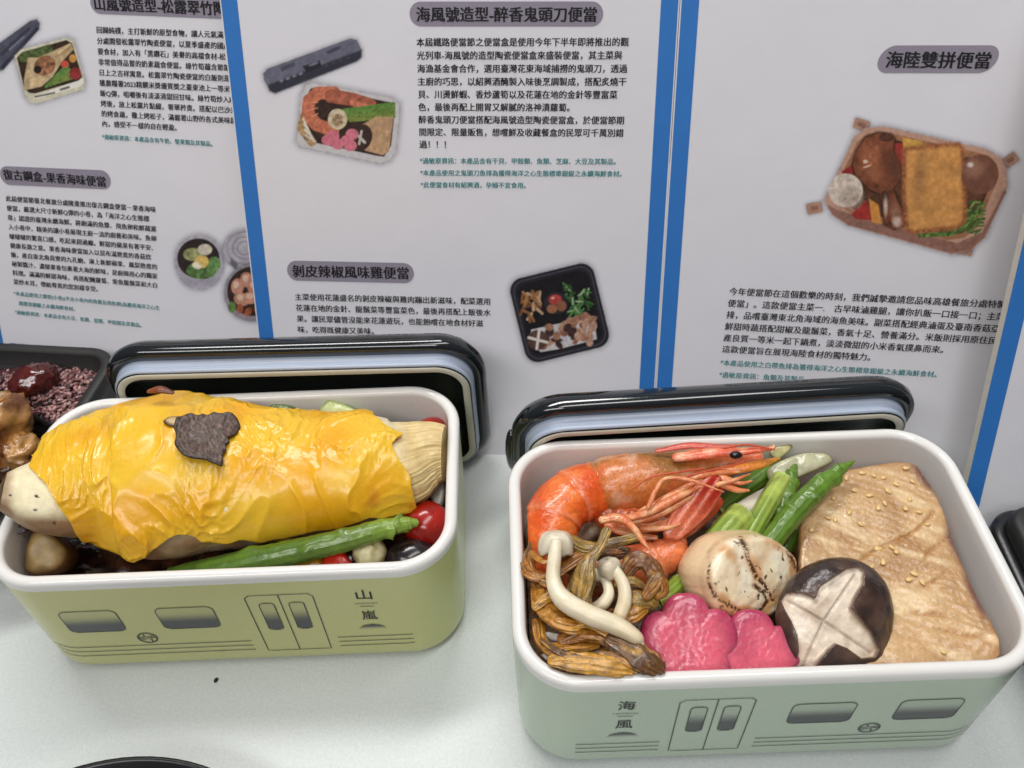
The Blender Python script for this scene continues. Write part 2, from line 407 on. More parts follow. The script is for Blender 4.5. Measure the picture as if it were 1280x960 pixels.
# --- little raster painter for the printed photographs (they are flat prints)
def vnoise(X, Y, s, seed=0):
    r = np.random.default_rng(seed); G = r.random((64, 64)); x = X / s; y = Y / s
    xi = np.floor(x).astype(int); yi = np.floor(y).astype(int); fx = x - xi; fy = y - yi
    fx = fx * fx * (3 - 2 * fx); fy = fy * fy * (3 - 2 * fy)
    g = lambda a, b: G[a % 64, b % 64]
    return (g(xi, yi) * (1 - fx) + g(xi + 1, yi) * fx) * (1 - fy) + (g(xi, yi + 1) * (1 - fx) + g(xi + 1, yi + 1) * fx) * fy
class Pic:
    def __init__(s, x0, y0, x1, y1, step=0.9):
        s.nx = int((x1 - x0) / step) + 1; s.ny = int((y1 - y0) / step) + 1
        s.X, s.Y = np.meshgrid(np.linspace(x0, x1, s.nx), np.linspace(y0, y1, s.ny), indexing='ij')
        s.C = np.tile(PAPER, (s.nx, s.ny, 1)).astype(float); s.A = np.zeros((s.nx, s.ny))
        s.Q = np.stack([s.X, s.Y], -1); s.k = 1
    def put(s, m, rgb, tex=0.0, ts=4.0, ts2=None):
        s.k += 1
        if np.ndim(rgb) == 1: c = np.tile(srgb(*rgb), (s.nx, s.ny, 1))
        else: c = rgb
        if tex > 0:
            t = (vnoise(s.X, s.Y, ts, s.k) + 0.5 * vnoise(s.X, s.Y, ts / 2, s.k + 50) - 0.75) * 2 * tex; c = c * (1 + t)[..., None]
        s.C = s.C * (1 - m[..., None]) + np.clip(c, 0, 1) * m[..., None]; s.A = np.maximum(s.A, m)
    def sd_poly(s, P):
        return np.where(inpoly(s.Q, P), -1, 1) * polydist(s.Q, P)
    def sd_rr(s, cx, cy, a, b, r, rot):
        c, q = math.cos(rot), math.sin(rot); x = (s.X - cx) * c + (s.Y - cy) * q; y = -(s.X - cx) * q + (s.Y - cy) * c
        dx = np.abs(x) - a + r; dy = np.abs(y) - b + r
        return np.hypot(np.maximum(dx, 0), np.maximum(dy, 0)) + np.minimum(np.maximum(dx, dy), 0) - r
    def sd_el(s, cx, cy, a, b, rot=0.0):
        c, q = math.cos(rot), math.sin(rot); x = (s.X - cx) * c + (s.Y - cy) * q; y = -(s.X - cx) * q + (s.Y - cy) * c
        return (np.hypot(x / a, y / b) - 1) * min(a, b)
    def fill(s, sd, rgb, soft=0.8, **k): s.put(sm(soft, -soft, sd), rgb, **k)
    def shadow(s, sd, r=9, k=0.62):
        s.put(sm(r, -3, sd) ** 1.6 * k, (92, 86, 100))
    def line(s, pts, wd, rgb, **k): s.fill(polydist(s.Q, pts, closed=False) - wd, rgb, **k)
    def build(s, pl, root, w=0.00003):
        dk = np.abs(s.C - PAPER).max(-1); q = sm(0.12, 0.35, dk)
        tx = 1 + q * (0.22 * (vnoise(s.X, s.Y, 2.2, 91) - 0.5) + 0.2 * (vnoise(s.X, s.Y, 5.0, 17) - 0.5))
        s.C = np.clip(s.C * tx[..., None], 0, 1); g = s.C.mean(-1, keepdims=True); s.C = s.C * (1 - 0.14 * q[..., None]) + g * 0.14 * q[..., None]
        keep = s.A > 0.004
        idx = -np.ones((s.nx, s.ny), int); f = []
        for i in range(s.nx - 1):
            for j in range(s.ny - 1):
                if keep[i, j] or keep[i + 1, j] or keep[i, j + 1] or keep[i + 1, j + 1]:
                    f.append(((i, j), (i, j + 1), (i + 1, j + 1), (i + 1, j)))
        V = []; C = []; F = []
        for q in f:
            face = []
            for (i, j) in q:
                if idx[i, j] < 0:
                    idx[i, j] = len(V); P = onplane(s.X[i, j], s.Y[i, j], pl.P0, pl.n) + pl.n * w; V.append(P); C.append(s.C[i, j])
                face.append(idx[i, j])
            F.append(tuple(face[::-1]))
        return mesh('printed_photo', V, F, M['print'], root, smooth=False, cols=np.array(C))

# centre poster
PC = Plane(at(600, 568), -0.09, 23)
pc = board(PC, -0.1190, 0.0945, 0.298, 'poster_board', 'middle blue-bordered poster showing a shrimp lunch box and a black tray of chicken', rim=0.0006)
pill(PC, pc, 512, 17.5, 754, 17.5, 31)
text_block(PC, pc, 'heading_text', ['海風號造型-醉香鬼頭刀便當'], (520, 18.5), (746, 18.5), None, M['ink'], 0.032, w=0.0004)
text_block(PC, pc, 'paragraph_text', ['本屆鐵路便當節之便當盒是使用今年下半年即將推出的觀', '光列車-海風號的造型陶瓷便當盒來盛裝便當，其主菜與', '海漁基金會合作，選用臺灣花東海域捕撈的鬼頭刀，透過',
    '主廚的巧思，以紹興酒醃製入味後烹調製成，搭配炙燒干', '貝、川燙鮮蝦、香炒蘆筍以及花蓮在地的金針等豐富菜', '色，最後再配上開胃又解膩的洛神漬蘿蔔。', '醉香鬼頭刀便當搭配海風號造型陶瓷便當盒，於便當節期',
    '間限定、限量販售，想嚐鮮及收藏餐盒的民眾可千萬別錯', '過！！！'], (520.5, 53), (786, 52.5), (524, 180.5), M['ink'], 0.024)
text_block(PC, pc, 'allergy_note', ['*過敏原資訊：本產品含有干貝、甲殼類、魚類、芝麻、大豆及其製品。', '*本產品使用之鬼頭刀魚排為獲得海洋之心生態標章銀級之永續海鮮食材。', '*此便當食材有紹興酒，孕婦不宜食用。'], (525, 201), (770, 202), (526, 231), M['teal'], 0.022)
pill(PC, pc, 359, 338, 517.5, 341.5, 25)
text_block(PC, pc, 'heading_text', ['剝皮辣椒風味雞便當'], (365, 338.7), (511, 341.7), None, M['ink'], 0.028, w=0.0004)
text_block(PC, pc, 'paragraph_text', ['主菜使用花蓮盛名的剝皮辣椒與雞肉蹦出新滋味，配菜選用', '花蓮在地的金針、龍鬚菜等豐富菜色，最後再搭配上飯後水', '果。讓民眾儘管沒能來花蓮遊玩，也能飽嚐在地食材好滋', '味，吃得既健康又美味。'], (368.5, 371), (612.5, 377), (372, 411.5), M['ink'], 0.022)

p = Pic(310, 36, 515, 220)      # train-roof lid and the shrimp box
LIDP = [(329, 92), (334, 86), (438, 48), (446, 50), (452, 62), (452, 70), (446, 76), (344, 116), (337, 113), (330, 100)]
d = p.sd_poly(LIDP); p.shadow(d)
g = np.clip((p.X - 330) / 125, 0, 1)
p.fill(d, (106, 106, 126), tex=0.10, ts=9)
p.fill(p.sd_poly([(335, 106), (452, 62), (452, 72), (446, 77), (344, 117), (337, 114)]), (52, 52, 66), soft=2.0)
p.fill(p.sd_poly([(350, 84), (368, 77), (369, 82), (352, 90)]), (76, 76, 94)); p.fill(p.sd_poly([(408, 64), (425, 57), (426, 61), (410, 68)]), (72, 72, 90))
p.fill(p.sd_poly([(378, 83), (400, 75), (402, 83), (384, 91)]), (40, 40, 52)); p.fill(p.sd_el(392, 80, 6, 1.6, -0.35), (120, 120, 136))
for k in range(4): p.fill(p.sd_el(352 + k * 8, 101 - k * 3, 2.6, 1.6, -0.4), (130, 130, 146)); p.fill(p.sd_el(408 + k * 9, 82 - k * 3.3, 2.4, 1.6, -0.4), (66, 66, 82))
BX = [(383, 106), (392, 104), (490, 123), (499, 130), (499, 143), (494, 190), (487, 200), (476, 204), (376, 183), (371, 176), (373, 160), (377, 118)]
d = p.sd_poly(BX); p.shadow(d, 12); p.fill(d, (206, 202, 204), tex=0.03)
d = p.sd_poly([(388, 111), (394, 109), (489, 128), (494, 135), (489, 182), (480, 196), (472, 195), (382, 176), (376, 168), (380, 125)]); p.fill(d, (60, 40, 32), tex=0.3)
p.line([(390, 178), (376, 160), (380, 145)], 5, (180, 140, 90), tex=0.4, ts=3)
p.line([(416, 163), (396, 156), (385, 143), (386, 126), (398, 116), (418, 116)], 8, (206, 112, 74), tex=0.25, ts=3)
p.line([(414, 120), (440, 124), (462, 131)], 8.5, (176, 92, 62), tex=0.35, ts=4); p.line([(440, 128), (466, 136)], 3, (220, 120, 84), tex=0.2)
for k in range(4): p.line([(384 + 3 * k, 128 + 9 * k), (397, 128 + 7 * k)], 0.5, (230, 150, 110))
for k in range(5): p.line([(430 + 2 * k, 138 + k * 3), (492, 130 + 4 * k)], 2.4, (92 + 8 * k, 140, 52), tex=0.35, ts=2)
p.fill(p.sd_poly([(452, 156), (470, 146), (492, 146), (486, 190), (478, 194), (456, 188)]), (196, 154, 110), tex=0.18, ts=4)
p.fill(p.sd_el(452, 172, 13, 17, 0.3), (62, 42, 38), tex=0.25); p.line([(446, 168), (456, 178)], 1.6, (208, 196, 186)); p.line([(452, 164), (449, 180)], 1.4, (200, 188, 180))
p.fill(p.sd_el(422, 149, 12, 13), (214, 196, 160), tex=0.2, ts=3); p.fill(p.sd_el(422, 150, 7, 8), (170, 140, 100), tex=0.5, ts=2.5)
for (x, y) in ((410, 175), (416, 170), (422, 180), (434, 176), (440, 168), (438, 182)): p.fill(p.sd_el(x, y, 8, 7), (218, 112, 132), tex=0.15, ts=3)
for k in range(4): p.line([(379 + k, 148 + 7 * k), (388 + 2 * k, 168 + k * 3)], 1.2, (224, 212, 190))
p.build(PC, pc)

p = Pic(626, 322, 775, 460)     # black divided tray
d = p.sd_rr(699.5, 391, 54, 54, 17, -0.24); p.shadow(d, 10); p.fill(d, (40, 37, 46), tex=0.10, ts=12)
p.fill(np.abs(p.sd_rr(699.5, 391, 50, 50, 15, -0.24)) - 0.9, (70, 66, 78)); p.fill(p.sd_rr(699.5, 391, 46, 46, 13, -0.24), (26, 23, 28), tex=0.15)
for k in range(26):
    r = random.random; x = 652 + 24 * r(); y = 362 + 34 * r(); a = r() * 3
    p.line([(x, y), (x + 9 * math.cos(a), y + 9 * math.sin(a))], 1.6, random.choice([(176, 118, 62), (150, 96, 48), (198, 160, 120), (120, 76, 44)]), tex=0.2)
for k in range(44):
    r = random.random; x = 702 + 34 * r(); y = 352 + 32 * r() + (8 if x > 715 else 0); a = r() * 3
    p.line([(x, y), (x + 8 * math.cos(a), y + 8 * math.sin(a))], 1.1, random.choice([(62, 112, 50), (84, 140, 66), (48, 92, 40), (150, 180, 130)]), tex=0.2)
p.fill(p.sd_el(695, 379, 15, 14), (48, 42, 48)); p.fill(p.sd_el(694, 374.5, 8, 6.5), (190, 56, 50), tex=0.15, ts=4); p.fill(p.sd_el(690, 386, 6.5, 5.5), (170, 104, 66)); p.fill(p.sd_el(702, 382.5, 6, 6.5), (150, 92, 62)); p.fill(p.sd_el(691, 372.5, 2, 1.4), (236, 170, 160))
p.fill(p.sd_poly([(664, 412), (742, 395), (746, 424), (700, 436), (676, 440), (662, 428)]), (206, 200, 204), tex=0.15, ts=3)
for k in range(46):
    r = random.random; x = 678 + 64 * r(); y = 396 + 36 * r()
    if y < 396 + (742 - x) * 0.24 - 4 or y > 440 - (x - 680) * 0.2: continue
    p.fill(p.sd_el(x, y, 4 + 4 * r(), 3 + 3 * r(), r() * 3), random.choice([(170, 118, 92), (186, 136, 106), (150, 98, 74), (196, 150, 124), (70, 46, 44)]), tex=0.25, ts=3)
p.fill(p.sd_el(672, 425, 13, 12.5), (92, 62, 54), tex=0.25); p.line([(661, 422), (684, 428)], 1.7, (226, 214, 206)); p.line([(674, 413), (671, 436)], 1.7, (226, 214, 206))
p.build(PC, pc)

# left poster
PL = Plane(np.array([-0.1413, 0.340, 0.0]), -0.20, 23)
_ul = PL.uv(3.5, 425)[0] - 0.0078 - 0.0006
pl_ = board(PL, _ul, _ul + 0.2135, 0.298, 'poster_board', 'leftmost blue-bordered poster of steel pot and truffle lunch boxes, partly behind the next', rim=0.0006)
pill(PL, pl_, 113, 3.5, 330, 12, 27)
text_block(PL, pl_, 'heading_text', ['山嵐號造型-松露翠竹陶瓷便當'], (117, 4.5), (331, 13.5), None, M['ink'], 0.032, w=0.0004)
text_block(PL, pl_, 'paragraph_text', ['回歸純樸，主打新鮮的原型食物，讓人元氣滿滿', '分處開發松露翠竹陶瓷便當，以夏季盛產的國產', '要食材，加入有「黑鑽石」美譽的高檔食材-松', '非常值得品嘗的奶素蔬食便當。綠竹筍蘊含節節',
    '日上之吉祥寓意。松露翠竹陶瓷便當的白飯則是', '獲農糧署2023精饌米獎優質獎之臺東池上一等米', '飯Q彈，咀嚼後有淡淡清甜回甘味。綠竹筍炒入麻', '烤後，放上松露片點綴，奢華矜貴。搭配以巴沙米', '的烤食蔬，撒上烤松子，滿載著山野的各式美味匯', '內，感受不一樣的自在輕盈。'],
    (120.5, 37.5), (287, 44), (127.5, 154.5), M['ink'], 0.022)
text_block(PL, pl_, 'allergy_note', ['*過敏原資訊：本產品含有牛奶、堅果類及其製品。'], (128, 171), (266, 180), None, M['teal'], 0.022)
pill(PL, pl_, 0.5, 219, 138.5, 225, 23)
text_block(PL, pl_, 'heading_text', ['復古鋼盒-果香海味便當'], (4.5, 218), (133, 227.5), None, M['ink'], 0.03, w=0.0004)
text_block(PL, pl_, 'paragraph_text', ['此屆便當節臺北餐旅分處隆重推出復古鋼盒便當－果香海味', '便當，嚴選大尺寸新鮮Q彈的小卷，為「海洋之心生態標', '章」認證的臺灣永續海鮮。將飽滿的魚漿、飛魚卵和鮮蔬塞', '入小卷中，精美的讓小卷展現主廚一流的廚藝和美味。魚卵',
    '啵啵啵的驚喜口感，吃起來超過癮。鮮甜的蘋果有著平安、', '健康長壽之意。果香海味便當加入以昆布湯熬煮的香菇炊', '飯，產自東北角貢寮的九孔鮑，淋上新鮮蘋果、鳳梨熬煮的', '秘製醬汁，濃郁果香包裹著大海的鮮味，是廚師用心的獨家', '料理。滿滿的鮮甜海味，再搭配醃蘿蔔、柴魚龍鬚菜和大白', '菜炒木耳，帶給尊貴的您別樣享受。'],
    (7.5, 248), (195, 262), (17, 352), M['ink'], 0.022)
text_block(PL, pl_, 'allergy_note', ['*本產品使用之鎖管(小卷)(不含小卷內的魚漿及飛魚卵)為獲得海洋之心生', '　態標章銀級之永續海鮮食材。', '*過敏原資訊：本產品含有大豆、魚類、蛋類、甲殼類及其製品。'], (17.5, 366.5), (200, 385), (19, 390), M['teal'], 0.02)
text_block(PL, pl_, 'brand_line', ['臺鐵便當'], (13.5, 433), (52, 436.5), None, M['indigo'], 0.02)

p = Pic(-14, 14, 118, 140)      # lid and truffle box
LP2 = [(-12, 76), (-12, 62), (38, 26), (46, 24), (50, 29), (49, 37), (2, 88), (-6, 90)]
d = p.sd_poly(LP2); p.shadow(d, 8); p.fill(d, (84, 84, 104), tex=0.15, ts=6); p.fill(p.sd_poly([(0, 84), (46, 33), (49, 36), (4, 88)]), (52, 52, 68), soft=1.2)
p.line([(2, 68), (36, 36)], 2.2, (62, 62, 80)); p.line([(12, 62), (30, 46)], 1.2, (120, 120, 140))
d = p.sd_poly([(18, 70), (26, 62), (84, 47), (92, 51), (106, 102), (104, 112), (46, 129), (38, 128), (32, 120)]); p.shadow(d, 11); p.fill(d, (214, 208, 178), tex=0.04)
p.fill(p.sd_poly([(33, 117), (40, 122), (104, 98), (105, 103), (100, 108), (44, 124)]), (238, 234, 224)); p.line([(44, 121), (68, 116)], 1.2, (110, 106, 96)); p.line([(76, 112), (86, 109)], 1.5, (110, 106, 96))
p.fill(p.sd_poly([(21, 72), (28, 65), (83, 50), (90, 54), (103, 96), (98, 101), (44, 117), (36, 116), (30, 110)]), (58, 40, 28), tex=0.35)
p.line([(30, 72), (60, 62)], 6, (88, 104, 52), tex=0.5, ts=3)
p.fill(p.sd_poly([(35, 72), (48, 72), (66, 64), (88, 54), (92, 62), (78, 76), (66, 96), (52, 108), (30, 113), (30, 100)]), (206, 176, 128), tex=0.25, ts=5)
p.fill(p.sd_el(56, 82, 14, 12, -0.6), (160, 106, 66), tex=0.6, ts=4); p.fill(p.sd_el(47, 87, 5, 5), (40, 28, 28), tex=0.3)
for k in range(4): p.line([(72 + 3 * k, 70 - k), (90 - k, 56 + k * 1.5)], 0.6, (176, 140, 90))
for k in range(4): p.line([(58 + 5 * k, 108 - k * 2), (84 + 2 * k, 82 + 5 * k)], 2.2, (98 + 8 * k, 140, 58), tex=0.3)
p.fill(p.sd_el(94, 92, 7.5, 7.5), (150, 40, 38), tex=0.2); p.fill(p.sd_el(81, 80, 5, 4.5), (206, 70, 44)); p.fill(p.sd_el(91, 73, 4.5, 5), (216, 150, 50))
p.build(PL, pl_)
p = Pic(205, 272, 330, 412)     # steel pots
d = p.sd_el(249, 322, 29, 28); p.shadow(d, 10); d2 = p.sd_el(250, 333, 29, 29); p.shadow(d2, 9); p.fill(d2, (176, 170, 184), tex=0.12, ts=10); p.fill(d, (182, 176, 188), tex=0.05)
p.fill(p.sd_el(248, 323, 26.5, 25), (52, 40, 40), tex=0.25)
p.fill(p.sd_el(252, 338, 19, 11), (92, 128, 66), tex=0.55, ts=4); p.fill(p.sd_el(268, 330, 8, 9), (108, 150, 78), tex=0.4, ts=3); p.fill(p.sd_el(241, 318, 12, 8), (158, 160, 100), tex=0.4, ts=4); p.fill(p.sd_el(256, 312, 9, 7), (212, 200, 176), tex=0.2, ts=4)
p.fill(p.sd_el(252, 327, 9, 8), (228, 190, 90), tex=0.1, ts=4); p.fill(p.sd_el(246, 332, 6, 4, 0.4), (232, 224, 190), tex=0.2)
d = p.sd_el(306, 312, 27, 25); p.shadow(d, 9); p.fill(d, (184, 178, 190), tex=0.12, ts=9)
for r in (22, 15, 9): p.fill(np.abs(p.sd_el(306, 310, r, r * 0.92)) - 0.8, (150, 144, 158))
p.fill(p.sd_poly([(289, 322), (298, 330), (295, 338), (287, 330)]), (110, 104, 116), soft=2)
d = p.sd_el(316, 366, 36, 36); p.shadow(d, 9); p.fill(d, (150, 142, 152), tex=0.1); p.fill(p.sd_el(317, 364, 33, 31), (58, 40, 36), tex=0.2)
for (x, y, a) in ((297, 358, 10), (309, 350, 10), (320, 358, 11), (302, 374, 10), (314, 372, 10), (326, 372, 10)): p.fill(p.sd_el(x, y, a, a * 0.8, x), (206, 140, 112), tex=0.2, ts=5); p.fill(p.sd_el(x - 2, y - 2, a * 0.45, a * 0.35, x), (230, 190, 164))
for (x, y) in ((300, 386), (310, 390), (322, 386)): p.fill(p.sd_el(x, y, 6, 4, x), (170, 84, 40), tex=0.3, ts=3)
p.fill(p.sd_el(290, 384, 5, 7), (92, 124, 60), tex=0.4)
p.build(PL, pl_)

# right poster
PR = Plane(PC.pt(0.0945, 0.0), -0.16, 23)
PR.up = PC.up; PR.n = unit(np.cross(PR.hx, PC.up)); PR.hx = np.cross(PC.up, PR.n)
pr = board(PR, 0.0003, 0.2140, 0.298, 'poster_board', 'right blue-bordered poster showing a drumstick and fried fish box, behind the shrimp lunch box', rim=0.0006)
pill(PR, pr, 1098, 74, 1247, 74, 34, slant=0.25)
text_block(PR, pr, 'heading_text', ['海陸雙拼便當'], (1107, 75), (1238, 76), None, M['ink'], 0.032, w=0.0004)
text_block(PR, pr, 'paragraph_text', ['今年便當節在這個歡樂的時刻，我們誠摯邀請您品味高雄餐旅分處特製', '便當」。這款便當主菜一.　古早味滷雞腿，讓你扒飯一口接一口；主菜', '排，品嚐臺灣東北角海域的海魚美味。副菜搭配經典滷蛋及臺南香菇亞', '鮮甜時蔬搭配甜椒及龍鬚菜，香氣十足、營養滿分。米飯則採用原住民', '產良質一等米一起下鍋煮，淡淡微甜的小米香氣撲鼻而來。', '這款便當旨在展現海陸食材的獨特魅力。'],
    (911.5, 364), (1257, 381), (902.5, 436), M['ink'], 0.022)
text_block(PR, pr, 'allergy_note', ['*本產品使用之白帶魚排為獲得海洋之心生態標章銀級之永續海鮮食材。', '*過敏原資訊：魚類及其製品。'], (900.5, 453), (1171, 468), (899, 468), M['teal'], 0.022)
p = Pic(1000, 135, 1290, 330)   # kraft box with drumstick, fish, egg
KB = [(1042, 226), (1068, 170), (1082, 160), (1105, 158), (1232, 186), (1250, 196), (1258, 212), (1259, 234), (1232, 296), (1215, 312), (1190, 318), (1060, 282), (1040, 268), (1030, 250)]
for (x, y, a) in ((1077, 156, 0.3), (1263, 200, -0.6), (1018, 260, -0.2), (1206, 312, 0.2)):
    d = p.sd_rr(x, y, 10, 7, 3, a); p.shadow(d, 7); p.fill(d, (186, 140, 116), tex=0.12, ts=8)
    p.fill(p.sd_rr(x, y, 5, 3, 2, a), (160, 108, 84), tex=0.1)
d = p.sd_poly(KB); p.shadow(d, 11); p.fill(d, (198, 150, 126), tex=0.06, ts=14)
p.fill(p.sd_poly([(1034, 256), (1046, 262), (1196, 304), (1228, 290), (1256, 236), (1258, 240), (1230, 297), (1214, 312), (1190, 317), (1060, 281), (1040, 268)]), (150, 102, 86), tex=0.12, soft=1.5)
p.fill(p.sd_poly([(1046, 232), (1071, 178), (1084, 167), (1106, 165), (1228, 192), (1243, 202), (1249, 220), (1222, 284), (1206, 297), (1184, 300), (1066, 268), (1048, 256), (1040, 246)]), (168, 112, 72), tex=0.2, ts=6)
p.fill(p.sd_poly([(1050, 234), (1074, 186), (1086, 174), (1108, 172), (1224, 200), (1238, 212), (1242, 222), (1218, 280), (1202, 292), (1184, 294), (1068, 262), (1052, 252)]), (96, 58, 36), tex=0.4, ts=6)
p.fill(p.sd_poly([(1052, 214), (1066, 206), (1066, 222), (1054, 222)]), (150, 28, 26)); p.fill(p.sd_poly([(1064, 268), (1082, 250), (1100, 276), (1070, 274)]), (166, 34, 26), tex=0.2); p.fill(p.sd_poly([(1086, 248), (1098, 256), (1102, 280), (1090, 278)]), (216, 140, 34), tex=0.1)
p.fill(p.sd_poly([(1116, 180), (1132, 178), (1134, 206), (1122, 206)]), (170, 40, 32)); p.fill(p.sd_poly([(1128, 172), (1150, 176), (1162, 186), (1130, 190)]), (214, 160, 52), tex=0.15)
for k in range(60):
    r = random.random; x = 1188 + 44 * r(); y = 248 + 40 * r(); a = 2.2 + r()
    if (x - 1188) * 0.9 + (y - 248) < 20 or (x - 1188) + (y - 248) > 78: continue
    p.line([(x, y), (x + 9 * math.cos(a), y + 9 * math.sin(a))], 1.3, random.choice([(84, 120, 48), (60, 92, 38), (116, 148, 66)]), tex=0.2)
p.line([(1150, 294), (1190, 292), (1226, 262)], 3, (92, 124, 52), tex=0.6, ts=3)
D = p.sd_poly([(1070, 190), (1082, 172), (1098, 166), (1114, 168), (1118, 174), (1116, 190), (1124, 206), (1126, 222), (1116, 236), (1122, 252), (1132, 268), (1130, 282), (1118, 286), (1106, 280), (1104, 262), (1100, 242), (1086, 236), (1070, 220), (1066, 206)])
p.fill(D - 2, (60, 30, 18), soft=2.5); p.fill(D, (126, 66, 38), tex=0.35, ts=8); p.fill(p.sd_el(1088, 196, 12, 17, 0.3), (176, 98, 58), soft=9, tex=0.25); p.fill(p.sd_el(1094, 218, 10, 8, 0.6), (160, 92, 54), soft=7); p.fill(p.sd_el(1118, 210, 7, 18), (104, 60, 38), soft=8); p.fill(p.sd_el(1082, 202, 3, 2), (236, 200, 170)); p.fill(p.sd_el(1084, 208, 5, 1.2, -0.3), (226, 180, 140))
p.fill(p.sd_el(1108, 172, 9, 5), (90, 52, 36), tex=0.3); p.fill(p.sd_el(1106, 244, 5, 6), (84, 50, 38)); p.fill(p.sd_el(1120, 268, 6, 15, -0.3), (150, 100, 76), soft=4, tex=0.25); p.fill(p.sd_el(1121, 277, 5, 6, -0.2), (206, 176, 156), soft=3); p.fill(p.sd_el(1107, 258, 2, 9), (214, 190, 172), soft=2)
p.fill(p.sd_poly([(1131, 186), (1198, 180), (1203, 186), (1206, 276), (1196, 284), (1142, 290), (1134, 286), (1130, 240)]), (214, 146, 62), tex=0.14, ts=9)
p.fill(np.abs(p.sd_poly([(1131, 186), (1198, 180), (1203, 186), (1206, 276), (1196, 284), (1142, 290), (1134, 286), (1130, 240)])) - 2.5, (168, 96, 44), soft=3, tex=0.4, ts=3); p.fill(p.sd_el(1150, 220, 6, 26, 0.1), (168, 112, 58), soft=8, tex=0.2)
p.fill(p.sd_el(1225, 218, 23, 25, 0.3), (128, 78, 58), tex=0.10, ts=10); p.fill(p.sd_el(1218, 210, 11, 11), (160, 110, 86), soft=9); p.fill(p.sd_el(1213, 206, 3.5, 3), (232, 210, 196), soft=2)
p.fill(p.sd_el(1057, 238, 21.5, 21), (214, 196, 180), tex=0.22, ts=5); p.fill(p.sd_el(1064, 246, 12, 12), (186, 164, 148), soft=8, tex=0.25, ts=4)
p.build(PR, pr)

# far right board, thick foam
P4 = Plane(at(1189, 692), -0.10, 22)
p4 = board(P4, 0.0, 0.21, 0.298, 'poster_board', 'thick foam poster at the right edge, blue stripe down its near side', th=0.005)
for o in (pc, pl_, pr, p4): pass
text_block(P4, p4, 'brand_line', ['臺鐵便當'], (1243, 680), (1323, 686), None, M['indigo'], 0.03)

# ------------------------------------------------------------------ lunch boxes
def rr_point(a, b, r, d, k, nseg=12, nst=10):
    pass
def rr_ring(a, b, r0, d, nc=12, ns=14):
    """rounded rectangle whose corner centres stay put while the radius is r0+d"""
    R = max(r0 + d, 0.0005); ca, cb = a - r0, b - r0; P = []
    for (sx, sy, t0) in ((1, -1, -PI / 2), (1, 1, 0), (-1, 1, PI / 2), (-1, -1, PI)):
        for k in range(nc + 1):
            t = t0 + PI / 2 * k / nc; P.append((sx * ca + R * math.cos(t), sy * cb + R * math.sin(t)))
        nx = {(1, -1): ((ca + R, -cb), (ca + R, cb)), (1, 1): ((ca, cb + R), (-ca, cb + R)), (-1, 1): ((-ca - R, cb), (-ca - R, -cb)), (-1, -1): ((-ca, -cb - R), (ca, -cb - R))}[(sx, sy)]
        for k in range(1, ns):
            f = k / ns; P.append((nx[0][0] * (1 - f) + nx[1][0] * f, nx[0][1] * (1 - f) + nx[1][1] * f))
    return P
class Box: pass
H = 0.0738
def lunch_box(cx, cy, th, L, W, m, label):
    B = Box(); B.dx = 0.0017 if cx < 0 else -0.0014; B.cx, B.cy, B.th = cx, cy, th; B.a, B.b, B.r0 = L / 2 + 0.0024, W / 2 + 0.0024, 0.025
    c, s = math.cos(th), math.sin(th)
    B.w = lambda x, y, z: np.array([cx + c * x - s * y, cy + s * x + c * y, z])
    root = empty('lunch_box', (cx, cy, 0)); tag(root, label, 'lunch box', 'ceramic train lunch boxes'); B.root = root
    prof = []
    for k in range(9):
        t = PI / 2 * k / 8; prof.append((-0.0085 + 0.0075 * math.sin(t), 0.0008 + 0.0085 * (1 - math.cos(t))))
    prof[0] = (-0.0085, 0.0008)
    for k in range(1, 9): prof.append((-0.0010 + 0.0010 * k / 8, 0.0093 + (H - 0.0052 - 0.0093) * k / 8))
    def skin(prof, name, mat_, close_first=False, close_last=False):
        V = []; rings = [rr_ring(B.a, B.b, B.r0, d) for d, z in prof]; n = len(rings[0])
        for (d, z), rg in zip(prof, rings): V += [B.w(x, y, z) for x, y in rg]
        F = gridF(len(prof), n, cv=True); F = [f[::-1] for f in F]
        if close_last: F.append(tuple((len(prof) - 1) * n + j for j in range(n)))
        if close_first: F.append(tuple(range(n))[::-1])
        return mesh(name, V, F, mat_, root)
    skin([(-0.0092, 0.0002), (-0.0089, 0.0008)] + prof, 'coloured_shell', m, close_first=True)
    rim = [(0.0, H - 0.0052), (0.0001, H - 0.0030)]
    for k in range(1, 12):
        t = PI * k / 11; rim.append((-0.0026 + 0.0027 * math.cos(t), H - 0.0026 + 0.0026 * math.sin(t)))
    rim += [(-0.0056, H - 0.008), (-0.0064, 0.02), (-0.0068, 0.014), (-0.0085, 0.009), (-0.013, 0.0065), (-0.02, 0.006)]
    skin(rim, 'white_liner', M['white'], close_last=True)
    def front(sx, z, off=0.00022):      # point on the front wall; sx = distance along the wall from the printed middle
        sx = sx + B.dx
        d = np.interp(z, [0.0008, 0.0024, 0.0093, H - 0.0052], [-0.0085, -0.0038, -0.0010, 0.0]); R = B.r0 + d; ca, cb = B.a - B.r0, B.b - B.r0
        if abs(sx) <= ca: return B.w(sx, -cb - R - off, z)
        t = (abs(sx) - ca) / B.r0; sg = 1 if sx > 0 else -1
        return B.w(sg * (ca + (R + off) * math.sin(t)), -cb - (R + off) * math.cos(t), z)
    B.front = front
    return B
BL = lunch_box(-0.1221, 0.2464, 0.0014, 0.1890, 0.1006, M['olive'], 'olive green train lunch box with cheese-covered bamboo shoot inside')
BR = lunch_box(0.0939, 0.2011, -0.0032, 0.1900, 0.1128, M['sage'], 'sage green train lunch box with shrimp, scallop and fish inside')
GREY0, GREY1 = srgb(78, 84, 80), srgb(60, 66, 66)
